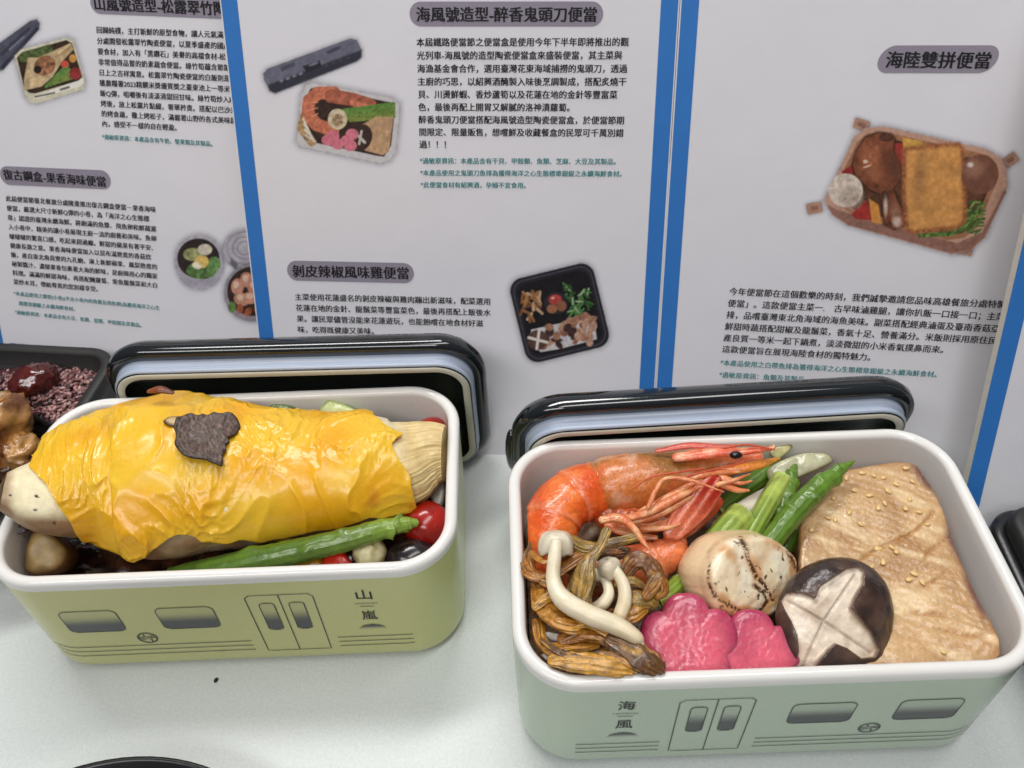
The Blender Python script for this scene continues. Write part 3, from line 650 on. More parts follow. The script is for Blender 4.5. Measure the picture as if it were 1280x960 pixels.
def decal_strip(B, pts, wd=0.00045, closed=False, off=0.00024):
    pts = [np.array(q, float) for q in pts]
    if closed: pts.append(pts[0])
    # densify
    D = [pts[0]]
    for a, b in zip(pts[:-1], pts[1:]):
        n = max(1, int(np.linalg.norm(b - a) / 0.003))
        for k in range(1, n + 1): D.append(a + (b - a) * k / n)
    D = np.array(D); T = np.gradient(D, axis=0)
    if closed: T[0] = T[-1] = D[1] - D[-2]
    T /= np.linalg.norm(T, axis=1)[:, None] + 1e-12; N = np.stack([-T[:, 1], T[:, 0]], -1)
    V = [];
    for q, n in zip(D, N): V.append(B.front(*(q + n * wd / 2), off=off)); V.append(B.front(*(q - n * wd / 2), off=off))
    F = [(2 * i, 2 * i + 1, 2 * i + 3, 2 * i + 2) for i in range(len(D) - 1)]
    return np.array(V), F
def rrect(x0, x1, z0, z1, r, n=5):
    P = []
    for (cx, cz, t0) in ((x1 - r, z0 + r, -PI / 2), (x1 - r, z1 - r, 0), (x0 + r, z1 - r, PI / 2), (x0 + r, z0 + r, PI)):
        for k in range(n + 1):
            t = t0 + PI / 2 * k / n; P.append((cx + r * math.cos(t), cz + r * math.sin(t)))
    return P
def pane(B, name, x0, x1, z0, z1, r, body, off=0.00018, parent=None):
    P = rrect(x0, x1, z0, z1, r, 6); nr = 16
    zs = np.linspace(z0, z1, nr + 1); V = []; C = []
    for z in zs:
        e = 0
        if z < z0 + r: e = r - math.sqrt(max(0, r * r - (z0 + r - z) ** 2))
        elif z > z1 - r: e = r - math.sqrt(max(0, r * r - (z - z1 + r) ** 2))
        t = float(sm(0.30, 0.80, (z - z0) / (z1 - z0))); cc = mix(GREY1, body, t * 0.85)
        for k in range(9): V.append(B.front(x0 + e + (x1 - x0 - 2 * e) * k / 8, z, off)); C.append(cc)
    o = mesh(name, V, [f[::-1] for f in gridF(nr + 1, 9)], M['decal'], parent or B.root, smooth=False, cols=np.array(C))
    return o
def flat_text(B, text, x, z, hgt, offset=0.0, width=None):
    V, F = glyphs(text, offset); x0, x1 = V[:, 0].min(), V[:, 0].max(); y0, y1 = V[:, 1].min(), V[:, 1].max()
    s = hgt / (y1 - y0); sx = s if width is None else width / (x1 - x0)
    return np.array([B.front(x + (q[0] - (x0 + x1) / 2) * sx, z + (q[1] - (y0 + y1) / 2) * s) for q in V]), F
def decals(B, sg, top_char, low_char, latin, body, gap):
    X = lambda a, b: (min(a * sg, b * sg), max(a * sg, b * sg))
    for a, b in ((-0.0718, -0.0482), (-0.0318, -0.0078)):
        x0, x1 = X(a, b); o = pane(B, 'printed_window', x0, x1, 0.0358, 0.0526, 0.003, body)
        V, F = decal_strip(B, rrect(x0, x1, 0.0358, 0.0526, 0.003), closed=True); mesh('outline', V, F, M['decal_ink'], o, smooth=False)
    x0, x1 = X(0.0072, 0.0352); z0, z1 = 0.0135, 0.0595
    parts = [decal_strip(B, [(x0, z0), (x0, z1 - 0.002), (x0 + 0.002, z1), (x1 - 0.002, z1), (x1, z1 - 0.002), (x1, z0)], closed=True), decal_strip(B, [((x0 + x1) / 2, z0), ((x0 + x1) / 2, z1)])]
    V, F, _ = join(parts); dr = mesh('printed_door', V, F, M['decal_ink'], B.root, smooth=False)
    for xc in (x0 + 0.0078, x1 - 0.0078):
        o = pane(B, 'door_glass', xc - 0.0031, xc + 0.0031, 0.0318, 0.0532, 0.0018, body, parent=dr)
    V, F, _ = join([decal_strip(B, rrect(xc - 0.0031, xc + 0.0031, 0.0318, 0.0532, 0.0018), closed=True, off=0.0003) for xc in (x0 + 0.0078, x1 - 0.0078)])
    mesh('glass_outline', V, F, M['decal_ink'], dr, smooth=False)
    ex = -0.0418 * sg; ez = 0.0290; r = 0.0040; parts = []
    ring = [(ex + r * math.cos(t), ez + r * math.sin(t)) for t in np.linspace(0, 2 * PI, 25)[:-1]]
    parts.append(decal_strip(B, ring, 0.0008, closed=True))
    parts.append(decal_strip(B, [(ex - r, ez + 0.0002), (ex - 0.0011, ez + 0.0002)], 0.0008)); parts.append(decal_strip(B, [(ex + 0.0011, ez + 0.0002), (ex + r, ez + 0.0002)], 0.0008))
    parts.append(decal_strip(B, [(ex - 0.0011, ez + 0.0030), (ex - 0.0011, ez + 0.0012), (ex + 0.0013, ez + 0.0012), (ex - 0.0013, ez - 0.0010), (ex + 0.0013, ez - 0.0010), (ex + 0.0013, ez - 0.0034)], 0.0007))
    parts.append(decal_strip(B, [(ex - 0.0033, ez - 0.0013), (ex - 0.0014, ez - 0.0013)], 0.0005)); parts.append(decal_strip(B, [(ex + 0.0014, ez + 0.0017), (ex + 0.0033, ez + 0.0017)], 0.0005))
    V, F, _ = join(parts); mesh('printed_emblem', V, F, M['decal_ink'], B.root, smooth=False)
    tx = 0.0555 * sg + (0.0005 if sg > 0 else 0.0008)
    parts = [flat_text(B, top_char, tx, 0.0568, 0.0072, 0.012, 0.0066), flat_text(B, low_char, tx, 0.0405, 0.0072, 0.012, 0.0066), flat_text(B, latin, tx, 0.0500, 0.0010, 0.0, 0.0094), flat_text(B, latin[::-1][:3] + latin[:4], tx, 0.0476, 0.0008, 0.0, 0.006)]
    parts[3] = decal_strip(B, [(tx - 0.003, 0.0477), (tx + 0.003, 0.0477)], 0.0004)
    V, F, _ = join(parts); mesh('printed_name', V, F, M['decal_ink'], B.root, smooth=False)
    V = []; C = []; F = []
    for i in range(7):
        z = 0.0283 + 0.0048 * i / 6; hw = 0.0059 * math.sqrt(max(0, 1 - (i / 6) ** 2)); cc = mix(body, GREY1, float(sm(0.0, 0.75, i / 6)))
        for k in range(9): V.append(B.front(tx + hw * (k / 4 - 1), z, 0.0002)); C.append(cc)
    mesh('printed_sun', V, [f[::-1] for f in gridF(7, 9)], M['decal'], B.root, smooth=False, cols=np.array(C))
    parts = []
    for z in (0.0228, 0.0190, 0.0152):
        for a, b in ((-0.0870, 0.0018), (0.0395, 0.0728)): parts.append(decal_strip(B, [(a * sg, z), (b * sg, z)], 0.0005))
    V, F, _ = join(parts); mesh('printed_stripe', V, F, M['decal_ink'], B.root, smooth=False)
decals(BL, 1, '山', '嵐', 'SHANLAN', srgb(202, 202, 134), 0)
decals(BR, -1, '海', '風', 'HAIFENG', srgb(188, 204, 182), 0)

# ------------------------------------------------------------------ lids standing behind the boxes
def lid(P0, yaw, lean, L, W, label):
    pl = Plane(P0, yaw, lean); root = empty('lunch_box_cover', pl.pt(L / 2, 0)); tag(root, label, 'lid', 'train-roof lids standing on edge')
    a, b, r0 = L / 2, W / 2, 0.024
    def skin(prof, name, mat_, last=False, first=False, off=(0, 0)):
        V = []; rings = [rr_ring(a, b, r0, d) for d, z in prof]; n = len(rings[0])
        for (d, z), rg in zip(prof, rings): V += [pl.pt(a + x + off[0], b + y + off[1], z) for x, y in rg]
        F = [f[::-1] for f in gridF(len(prof), n, cv=True)]
        if last: F.append(tuple((len(prof) - 1) * n + j for j in range(n)))
        if first: F.append(tuple(range(n))[::-1])
        return mesh(name, V, F, mat_, root)
    D = 0.0112
    # roof side (towards the posters) then the rounded flange
    prof = [(-0.020, -0.0045), (-0.012, -0.0040), (-0.006, -0.0022), (-0.0025, 0.0005), (-0.0006, 0.0035), (0, 0.0048)]
    for k in range(0, 7):
        t = PI / 2 * k / 6; prof.append((-0.0035 + 0.0035 * math.cos(t), D - 0.0035 + 0.0035 * math.sin(t)))
    prof += [(-0.0055, D - 0.0004), (-0.0062, D - 0.002)]
    skin(prof, 'shell', M['lid'], first=True)
    # silicone gasket in two steps
    g = [(-0.0060, D - 0.0028), (-0.0058, D + 0.0012), (-0.0062, D + 0.0022), (-0.0074, D + 0.0028), (-0.0070, D + 0.0034), (-0.0062, D + 0.0050), (-0.0066, D + 0.0060), (-0.0080, D + 0.0063)]
    skin(g, 'gasket', M['gasket'])
    skin([(-0.0072, D + 0.0052), (-0.0072, D + 0.0064), (-0.0078, D + 0.0066)], 'inner_rim', M['lid_in'])
    skin([(-0.0078, D + 0.0060), (-0.0078, D + 0.0067), (-0.0088, D + 0.0071), (-0.0104, D + 0.0071), (-0.0112, D + 0.0067)], 'unglazed_foot', M['cream'])
    skin([(-0.0110, D + 0.0067), (-0.0128, D + 0.0030), (-0.017, D + 0.0012), (-0.0225, D + 0.001)], 'inner_panel', M['lid_in'], last=True)
    # end cap of the train roof at each short side
    for sx in (-1,):
        V, F, _ = blob(pl.pt(a + sx * (a + 0.0002), b, 0.002), [pl.hx * 0.0032, pl.up * 0.017, pl.n * 0.006], 16, 14)
        mesh('end_ridge', V, F, M['lid'], root)
    return root
lid(np.array([-0.1992, 0.3272, 0.0]), -0.02, -6, 0.187, 0.0965, 'glossy black lid with pale blue gasket, standing behind the olive lunch box')
lid(np.array([-0.0015, 0.2895, 0.0]), 0.026, -10, 0.188, 0.0925, 'glossy black lid with pale blue gasket, standing behind the sage lunch box')

# ------------------------------------------------------------------ the black trays
def tray(corner, ang, Lx, Ly, h, name, label, lidded=False):
    """corner: rim's back-right (or back-left if Lx<0) corner"""
    c, s = math.cos(ang), math.sin(ang); ex = np.array([c, s, 0]); ey = np.array([-s, c, 0])
    ctr = np.array([corner[0], corner[1], 0]) - ex * Lx / 2 - ey * Ly / 2; a, b = abs(Lx) / 2, Ly / 2
    root = empty(name, ctr)
    def skin(prof, nm, m, last=False, first=False, r0=0.018):
        V = []; rings = [rr_ring(a, b, r0, d) for d, z in prof]; n = len(rings[0])
        for (d, z), rg in zip(prof, rings): V += [ctr + ex * x + ey * y + np.array([0, 0, z]) for x, y in rg]
        F = [f[::-1] for f in gridF(len(prof), n, cv=True)]
        if last: F.append(tuple((len(prof) - 1) * n + j for j in range(n)))
        if first: F.append(tuple(range(n))[::-1])
        return mesh(nm, V, F, m, root)
    return root, skin, ctr, ex, ey
root, skin, ctr, ex, ey = tray((-0.2150, 0.3615), math.radians(-7.5), 0.24, 0.128, 0.05, 'bento_tray', '')
tag(root, 'black plastic bento tray of purple rice and roast chicken behind the olive box', 'tray')
h = 0.050
skin([(-0.012, 0.0006), (-0.010, 0.002), (-0.004, h - 0.012), (-0.0005, h - 0.009), (0, h - 0.006), (0, h - 0.001), (-0.001, h), (-0.0055, h), (-0.0065, h - 0.001), (-0.0075, h - 0.010), (-0.0085, h - 0.0105), (-0.0125, h - 0.018), (-0.016, h - 0.030), (-0.0175, h - 0.034)], 'tray_shell', M['plastic_matte'], last=True, first=True)
# dividers between the compartments
def bar(p, q, wd, z0, z1, nm, m):
    p = np.asarray(p, float); q = np.asarray(q, float)
    V, F, _ = tube([np.append(p, (z0 + z1) / 2), np.append((p + q) / 2, (z0 + z1) / 2 + 0.0005), np.append(q, (z0 + z1) / 2)], [wd, wd, wd], 14, 14, flat=(z1 - z0) / 2 / wd)
    return mesh(nm, V, F, m, root)
TZ = 0.0465
bar(at(22, 512, 0.036)[:2], at(84, 545, 0.036)[:2], 0.0028, 0.012, 0.040, 'divider', M['plastic'])
bar(at(-60, 505, 0.036)[:2], at(22, 512, 0.036)[:2], 0.0028, 0.012, 0.040, 'divider', M['plastic'])
# purple rice
RPOLY = [(-40, 470), (10, 462), (50, 455), (95, 455), (128, 463), (134, 480), (112, 505), (78, 532), (40, 520), (5, 505), (-40, 500)]
parts = []
V, F, C = pillow(px_outline(RPOLY, at(50, 490, 0.036), *frame((0, 0, 1))), at(50, 490, 0.036), *frame((0, 0, 1)), 0.004, 0.012, pw=3, disp=lambda q, t, s: 0.0012 * nz((q[0], q[1], 0), 260) if s > 0 else 0, colf=lambda p, q, t, s: srgb(70, 40, 44))
parts.append((V, F, C))
for k in range(1900):
    px, py = random.uniform(-40, 135), random.uniform(450, 535)
    if not inpoly(np.array([[px, py]]), RPOLY)[0]: continue
    d = float(polydist(np.array([[px, py]]), RPOLY)[0]); z = 0.0375 + 0.004 * min(1, d / 18) + random.uniform(-0.0012, 0.0012) + 0.0030 * nz((px, py, 0), 0.06)
    ang = random.uniform(0, PI); tl = random.uniform(-0.6, 0.6)
    ax = np.array([math.cos(ang) * math.cos(tl), math.sin(ang) * math.cos(tl), math.sin(tl)]); b1 = unit(np.cross(ax, [0.1, 0.2, 1])); b2 = np.cross(ax, b1)
    cc = mix(srgb(112, 68, 70), srgb(190, 148, 144), random.random() ** 1.4) if random.random() < 0.88 else srgb(46, 34, 44)
    v, f, _ = blob(at(px, py, z), [b1 * 0.00095, b2 * 0.0008, ax * 0.0018], 6, 6); parts.append((v, f, np.tile(cc * random.uniform(0.75, 1.15), (len(v), 1))))
V, F, C = join(parts); o = mesh('purple_rice', V, F, M['rice'], cols=C); tag(o, 'cooked purple rice filling the back corner of the bento tray', 'rice', kind='stuff')
cj = at(42, 476, 0.046); e = unit(at(72, 460, 0.048) - at(15, 490, 0.044)); up = unit(np.cross(e, np.cross([0, 0, 1.0], e)))
sd = np.cross(up, e)
V, F, C = blob(cj, [sd * 0.0098, up * 0.0088, e * 0.0128], 40, 36, disp=lambda d: 0.12 * nz(d, 3.0) + 0.16 * (abs(nz((d[0] * 3, d[1] * 3, d[2] * 1.0), 2.2)) - 0.3), colf=lambda p: mix(srgb(58, 14, 14), srgb(92, 26, 22), 0.5 + 0.5 * nz(p, 300)))
o = mesh('jujube', V, F, M['jujube'], cols=C); tag(o, 'wrinkled dark red jujube lying on the purple rice', 'dried fruit')
# roast chicken (two lumps of one piece)
def chick_col(p): return mix(mix(srgb(180, 130, 70), srgb(104, 56, 24), float(sm(-0.25, 0.45, nz(p, 120)))), srgb(226, 196, 150), float(sm(0.2, 0.6, nz(p, 90, 5))) * 0.7)
c1 = at(8, 535, 0.052)
k = mm(c1)
V1 = blob(at(0, 536, 0.046), [CX * k * 40, np.array([0, 0.020, 0]), np.array([0, 0, 0.017])], 30, 30, disp=lambda d: 0.30 * nz(d, 1.8) + 0.14 * nz(d, 4.2) + 0.05 * nz(d, 12), colf=chick_col)
V2 = blob(at(26, 566, 0.042), [CX * k * 24, np.array([0, 0.011, 0]), np.array([0, 0, 0.009])], 24, 24, disp=lambda d: 0.34 * nz(d, 2.4, 3) + 0.16 * nz(d, 6), colf=chick_col)
V3 = blob(at(14, 588, 0.036), [CX * k * 26, np.array([0, 0.008, 0]), np.array([0, 0, 0.008])], 20, 20, disp=lambda d: 0.3 * nz(d, 3.0, 8), colf=lambda p: srgb(74, 46, 28))
V, F, C = join([V1, V2, V3]); o = mesh('roast_chicken', V, F, M['chicken'], cols=C); tag(o, 'glossy brown roast chicken piece in the bento tray beside the rice', 'chicken')

# closed black tray at the right edge
root, skin, ctr, ex, ey = tray((0.2165, 0.2405), math.radians(-2.5), -0.20, 0.15, 0.04, 'bento_tray', '')
tag(root, 'closed black plastic bento tray at the right edge beside the sage box', 'tray')
h = 0.036
skin([(-0.010, 0.0006), (-0.008, 0.002), (-0.004, h - 0.010), (-0.0008, h - 0.008), (0, h - 0.006), (-0.0002, h - 0.0015), (-0.0015, h), (-0.006, h + 0.0002), (-0.008, h - 0.001)], 'tray_shell', M['plastic'], first=True, r0=0.016)
skin([(-0.0055, h + 0.0004), (-0.005, h + 0.001), (-0.005, h + 0.0065), (-0.0058, h + 0.0085), (-0.0075, h + 0.0095), (-0.013, h + 0.010), (-0.015, h + 0.0085), (-0.0155, h + 0.0085)], 'tray_cover', M['plastic_matte'], last=True, r0=0.016)

# round black dish at the bottom of the picture
cd = at(172, 1250, 0.02); cd = np.array([at(172, 945, 0.022)[0], at(172, 945.5, 0.022)[1] - 0.085, 0])
def lathe(c, prof, n=96):
    V = []
    for r, z in prof:
        for k in range(n): V.append((c[0] + r * math.cos(2 * PI * k / n), c[1] + r * math.sin(2 * PI * k / n), c[2] + z))
    F = gridF(len(prof), n, cv=True); return np.array(V), [f[::-1] for f in F]
V, F = lathe(cd, [(0.045, 0.0004), (0.05, 0.001), (0.07, 0.008), (0.082, 0.018), (0.0845, 0.0208), (0.0850, 0.0218), (0.0848, 0.0226), (0.0838, 0.0228), (0.0828, 0.0222), (0.080, 0.019), (0.068, 0.011), (0.048, 0.005), (0.0001, 0.004)])
o = mesh('dish', V, F, M['plastic'], base=cd); tag(o, 'round black dish at the bottom edge in front of the olive box', 'dish')
cc_ = at(270, 850, 0.0006)
V, F, C = blob(cc_, [np.array([0.0009, 0, 0]), np.array([0, 0.0011, 0]), np.array([0, 0, 0.0007])], 10, 10, disp=lambda d: 0.5 * nz(d, 2))
o = mesh('crumb', V, F, M['crumb']); tag(o, 'tiny dark crumb on the table in front of the olive box', 'crumb')

def keep_in(B, V, gap=0.0076):
    """press food that would cut through the box wall flat against the wall"""
    V = np.array(V, float); c, s = math.cos(B.th), math.sin(B.th); dx, dy = V[:, 0] - B.cx, V[:, 1] - B.cy
    x = c * dx + s * dy; y = -s * dx + c * dy; low = V[:, 2] < H + 0.001
    a, b, r = B.a - gap, B.b - gap, B.r0 - gap
    qx = np.clip(x, -a + r, a - r); qy = np.clip(y, -b + r, b - r); ex, ey = x - qx, y - qy; d = np.hypot(ex, ey); k = np.where(d > r, r / np.maximum(d, 1e-9), 1.0)
    x2, y2 = qx + ex * k, qy + ey * k
    x = np.where(low, x2, x); y = np.where(low, y2, y)
    V[:, 0] = B.cx + c * x - s * y; V[:, 1] = B.cy + s * x + c * y; return V
# ================================================================== FOOD IN THE OLIVE BOX
BAM = [(4, 615, 24), (26, 617, 38), (50, 618, 52), (75, 613, 66), (100, 606, 77), (150, 600, 92), (200, 595, 103), (260, 594, 99), (320, 595, 87), (400, 591, 76), (460, 586, 70), (500, 581, 60), (522, 572, 49), (545, 566, 43), (556, 566, 37)]
BZ = np.interp([b[0] for b in BAM], [4, 60, 150, 260, 400, 556], [0.0875, 0.080, 0.070, 0.068, 0.068, 0.070])
_bp = np.array([at(b[0], b[1], z) for b, z in zip(BAM, BZ)]); _br = np.array([b[2] * mm(p) for b, p in zip(BAM, _bp)])
NU, NV = 420, 240
_d = spline(np.concatenate([_bp, _br[:, None]], 1), 3000)
_sl = np.concatenate([[0], np.cumsum(np.linalg.norm(np.diff(_d[:, :3], axis=0), axis=1))]); _q = np.linspace(0, _sl[-1], NU)
_d = np.stack([np.interp(_q, _sl, _d[:, k]) for k in range(4)], 1); _k = np.exp(-np.linspace(-2.2, 2.2, 41) ** 2); _k /= _k.sum()
for k in range(4):
    lin = np.linspace(_d[0, k], _d[-1, k], NU); e_ = _d[:, k] - lin
    _d[:, k] = lin + np.convolve(np.concatenate([-e_[20:0:-1], e_, -e_[-2:-22:-1]]), _k, 'valid')
bpath, brad = _d[:, :3], _d[:, 3]
_T = np.gradient(bpath, axis=0); _T /= np.linalg.norm(_T, axis=1)[:, None]
_S = np.cross(_T, [0, 0, 1.0]); _S /= np.linalg.norm(_S, axis=1)[:, None]; _N = np.cross(_S, _T)    # _S points to the viewer
ang = np.linspace(0, 2 * PI, NV, endpoint=False)
def bam_points(scale_a=1.08, scale_b=0.80, off=0.0):
    ca, sa = np.cos(ang), np.sin(ang)
    A = brad * scale_a + off; Bv = brad * scale_b + off
    return bpath[:, None, :] + _S[:, None, :] * (A[:, None] * ca)[..., None] + _N[:, None, :] * (Bv[:, None] * sa)[..., None]
P = bam_points()
PX = proj(P)
# surface modelling of the shoot itself
Vb = P.copy(); Cb = np.zeros_like(P)
CREAM, BROWN, TAN = srgb(234, 222, 184), srgb(128, 80, 34), srgb(226, 200, 140)
lump = np.array([[fbm(P[i, j], 60, 3) for j in range(0, NV)] for i in range(0, NU)])
right = sm(480, 515, PX[..., 0])
fib = np.array([[0.5 + 0.9 * nz((math.cos(a_) * 9, math.sin(a_) * 9, i_ * 0.012), 2.2) for a_ in ang] for i_ in range(NU)]).clip(0, 1)
layers = (np.sin(ang[None, :] * 9 + 1.3) > 0.2) * 1.0
dirn = unit(np.array([0, 0, 1]))
rad_dir = (P - bpath[:, None, :]); rad_dir /= np.linalg.norm(rad_dir, axis=-1)[..., None]
Vb += rad_dir * (lump * 0.0012 - right * fib * 0.0010)[..., None]
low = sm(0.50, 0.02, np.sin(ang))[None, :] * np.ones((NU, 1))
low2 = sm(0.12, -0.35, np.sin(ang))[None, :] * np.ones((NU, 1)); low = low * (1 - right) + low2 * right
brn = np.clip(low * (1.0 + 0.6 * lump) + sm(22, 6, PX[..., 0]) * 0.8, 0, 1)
Cb = mix(CREAM, BROWN, 0) * np.ones_like(P)
Cb = Cb * (1 - (right * 0.9)[..., None]) + TAN * (right * 0.9)[..., None]
Cb = Cb * (1 - (right * fib * 0.38)[..., None]) + srgb(176, 138, 74) * (right * fib * 0.38)[..., None]
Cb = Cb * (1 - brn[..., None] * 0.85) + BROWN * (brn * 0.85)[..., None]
spots = np.zeros((NU, NV))
for (x, y, r) in ((45, 620, 2.6), (47, 621.5, 2), (44, 637, 3), (67, 653, 3), (13, 619, 1.7)): spots = np.maximum(spots, sm(r * 1.3, r * 0.7, np.hypot(PX[..., 0] - x, (PX[..., 1] - y) * 1.3) + 2.2 * lump))
facing = np.einsum('ijk,ijk->ij', rad_dir, CAM - P) > 0
Cb = Cb * (1 - (spots * facing)[..., None]) + srgb(44, 26, 22) * (spots * facing)[..., None]
Fb = gridF(NU, NV, cv=True)
V = np.concatenate([Vb.reshape(-1, 3), [bpath[0] - _T[0] * 0.0025, bpath[-1] - _T[-1] * 0.001]]); C = np.concatenate([Cb.reshape(-1, 3), [srgb(196, 160, 100), TAN]])
k0, k1 = NU * NV, NU * NV + 1
for j in range(NV): Fb.append((k0, (j + 1) % NV, j)); Fb.append((k1, (NU - 1) * NV + j, (NU - 1) * NV + (j + 1) % NV))
o = mesh('bamboo_shoot', V, [f[::-1] for f in Fb], M['bamboo'], cols=C); tag(o, 'large roasted bamboo shoot lying across the olive lunch box under cheese', 'bamboo shoot')
# cheese sheet: same surface, lifted and wrinkled
CHP = [(34, 584), (55, 548), (100, 515), (150, 494), (180, 476), (250, 476), (300, 486), (345, 498), (400, 500), (464, 503), (468, 521), (487, 534), (507, 543), (490, 554), (497, 570), (513, 593), (518, 617), (523, 633), (518, 648), (487, 648), (460, 648), (440, 657), (410, 664), (387, 665), (357, 674), (327, 678), (300, 676), (287, 679), (253, 678), (243, 671), (220, 668), (200, 681), (180, 694), (157, 703), (137, 698), (113, 688), (93, 668), (85, 651), (72, 634), (55, 604)]
Pc = bam_points(off=0.0016); PXc = proj(Pc)
fin = inpoly(PXc, CHP)
normc = rad_dir
cosv = np.einsum('ijk,ijk->ij', normc, (CAM - Pc)) / np.linalg.norm(CAM - Pc, axis=-1)
ok = fin & (cosv > -0.35)
# wrinkles
W1 = np.zeros((NU, NV))
for i in range(NU):
    for j in range(NV):
        if not ok[i, j]: continue
        p_ = Pc[i, j]; q = np.array([p_[0] * 1.0, p_[1] * 0.8, p_[2]])
        wv = np.array([nz(q, 32, 1), nz(q, 32, 7), nz(q, 32, 13)]) * 0.016
        r1 = 1 - abs(nz((q + wv), 62, 3)) * 2.2; r2 = 1 - abs(nz(q + wv * 1.4, 125, 9)) * 2.2; r3 = 1 - abs(nz((q[0] * 1.6 + wv[0], q[1] * 0.8 + wv[1], q[2]), 270, 4)) * 2.0
        msk = float(sm(-0.25, 0.25, nz(q, 28, 21)))
        W1[i, j] = 0.0024 * nz(q, 34, 2) + 0.0010 * max(0, r1) ** 2 + msk * (0.00085 * max(0, r2) ** 2 + 0.00030 * max(0, r3) ** 2) + 0.00025 * msk * nz((q[0] * 0.4 + wv[0] * 3, q[1] * 1.4 + wv[1] * 3, q[2]), 420, 5)
Vc = Pc + normc * W1[..., None]
idx = -np.ones((NU, NV), int); V = []; C = []; F = []
for i in range(NU - 1):
    for j in range(NV):
        j2 = (j + 1) % NV
        if ok[i, j] and ok[i + 1, j] and ok[i, j2] and ok[i + 1, j2]:
            f = []
            for (a, b) in ((i, j), (i, j2), (i + 1, j2), (i + 1, j)):
                if idx[a, b] < 0:
                    idx[a, b] = len(V); V.append(Vc[a, b])
                    cc = mix(srgb(250, 191, 50), srgb(245, 171, 24), float(sm(-0.4, 0.5, nz(Vc[a, b], 45, 4))))
                    if PXc[a, b, 0] > 455 and PXc[a, b, 1] > 590: cc = mix(cc, srgb(196, 112, 40), float(sm(0.05, 0.4, nz(Vc[a, b], 90, 8))) * 0.8)
                    tr = max(0.0, 1 - abs(math.hypot(PXc[a, b, 0] - 137, PXc[a, b, 1] - 533) / 16)) + max(0.0, 1 - math.hypot(PXc[a, b, 0] - 235, PXc[a, b, 1] - 512) / 30) * 0.6
                    cc = mix(cc, srgb(196, 150, 60), min(1, tr) * 0.6)
                    C.append(cc)
                f.append(idx[a, b])
            F.append(tuple(f))
V = np.array(V)
# smooth the jagged border, then thin it towards the shoot
from collections import defaultdict
ec = defaultdict(int)
for f in F:
    for a, b in zip(f, f[1:] + f[:1]): ec[(min(a, b), max(a, b))] += 1
nb = defaultdict(list)
for (a, b), c_ in ec.items():
    if c_ == 1: nb[a].append(b); nb[b].append(a)
for it in range(14):
    V2 = V.copy()
    for a, l in nb.items():
        if len(l) == 2: V2[a] = V[a] * 0.5 + (V[l[0]] + V[l[1]]) * 0.25
    V = V2
co = mesh('cheese_slice', V, [f[::-1] for f in F], M['cheese'], cols=np.array(C)); tag(co, 'melted wrinkled yellow cheese sheet draped over the bamboo shoot', 'cheese')
md = co.modifiers.new('thick', 'SOLIDIFY'); md.thickness = 0.0013; md.offset = -1
md = co.modifiers.new('round', 'BEVEL'); md.width = 0.0004; md.segments = 2; md.limit_method = 'ANGLE'
bv = BVHTree.FromPolygons([Vector(v) for v in V], [list(f) for f in F])
def drape(px, py, off=0.0008, bvh=None):
    d = FW + CX * (px - 640) / FPX - CU * (py - 480) / FPX
    h_, n_, i_, dist = (bvh or bv).ray_cast(Vector(CAM), Vector(unit(d)))
    if h_ is None: return None
    return np.array(h_) - unit(d) * off
# truffle slice on the cheese
TP = [(219, 527), (221, 523), (228, 521), (238, 517.5), (246, 519.5), (254, 518), (260, 519), (267, 515.8), (276, 518), (287, 517), (295, 522), (299, 528), (300.5, 536), (293, 545), (285, 549), (287, 555), (282, 558), (283, 564), (278, 570), (279, 577), (277, 585), (270, 582), (264, 580), (256, 576), (245, 575), (233, 572), (226, 567), (221, 560), (218, 553), (220, 543), (217, 535)]
c0 = drape(258, 545, 0.001); pn = []
for q in ((235, 530), (285, 530), (258, 565)): pn.append(drape(q[0], q[1]))
nrm = unit(np.cross(pn[1] - pn[0], pn[2] - pn[0])); nrm = nrm if nrm @ (CAM - c0) > 0 else -nrm
a_, b_, n_ = frame(nrm); c0 = c0 + n_ * 0.0012
def tcol(p, q, t, s):
    ed = float(sm(0.84, 0.98, t)) * (0.5 + 0.5 * float(sm(-0.3, 0.3, nz((q[0], q[1], 0), 300)))); mb = nz((q[0] + q[1] * 0.6, (q[1] - q[0] * 0.6) * 0.3, 0), 900) + 0.5 * nz((q[0], q[1] * 0.5, 0), 1800, 4)
    return mix(mix(srgb(72, 54, 46), srgb(122, 98, 86), float(sm(-0.2, 0.7, mb))), srgb(28, 22, 22), ed)
V, F, C = pillow(px_outline(TP, c0, a_, b_, n_), c0, a_, b_, n_, 0.0007, 0.0007, n_out=180, rings=22, pw=8, disp=lambda q, t, s: 0.0017 * nz((q[0], q[1], 0), 80) + 0.00030 * nz((q[0] * 1.5, q[1] * 0.5, 0), 600) + 0.0010 * t * t * (0.5 + nz((q[0], q[1], 3), 60)), colf=tcol)
o = mesh('truffle_slice', V, F, M['truffle'], cols=C); tag(o, 'thin dark brown truffle slice with ragged edge on the cheese', 'truffle')
c1 = drape(229, 526, 0.0004)
V, F, C = pillow(px_outline([(204, 527), (210, 522), (224, 521), (230, 527), (225, 534), (212, 533)], c1, a_, b_, n_), c1, a_, b_, n_, 0.0012, 0.0006, n_out=40, rings=6, colf=lambda p, q, t, s: mix(srgb(190, 160, 110), srgb(84, 66, 54), float(sm(0.5, 0.95, t))))
o = mesh('mushroom_slice', V, F, M['food'], cols=C); tag(o, 'small greyish mushroom slice tucked under the left of the truffle', 'mushroom')
V, F, C = tube([at(186, 489, 0.104), at(200, 487, 0.105), at(216, 491, 0.104)], [0.0012, 0.0022, 0.0010], 14, 8, flat=0.5, colf=lambda u, v, p: mix(srgb(150, 80, 40), srgb(90, 44, 26), u))
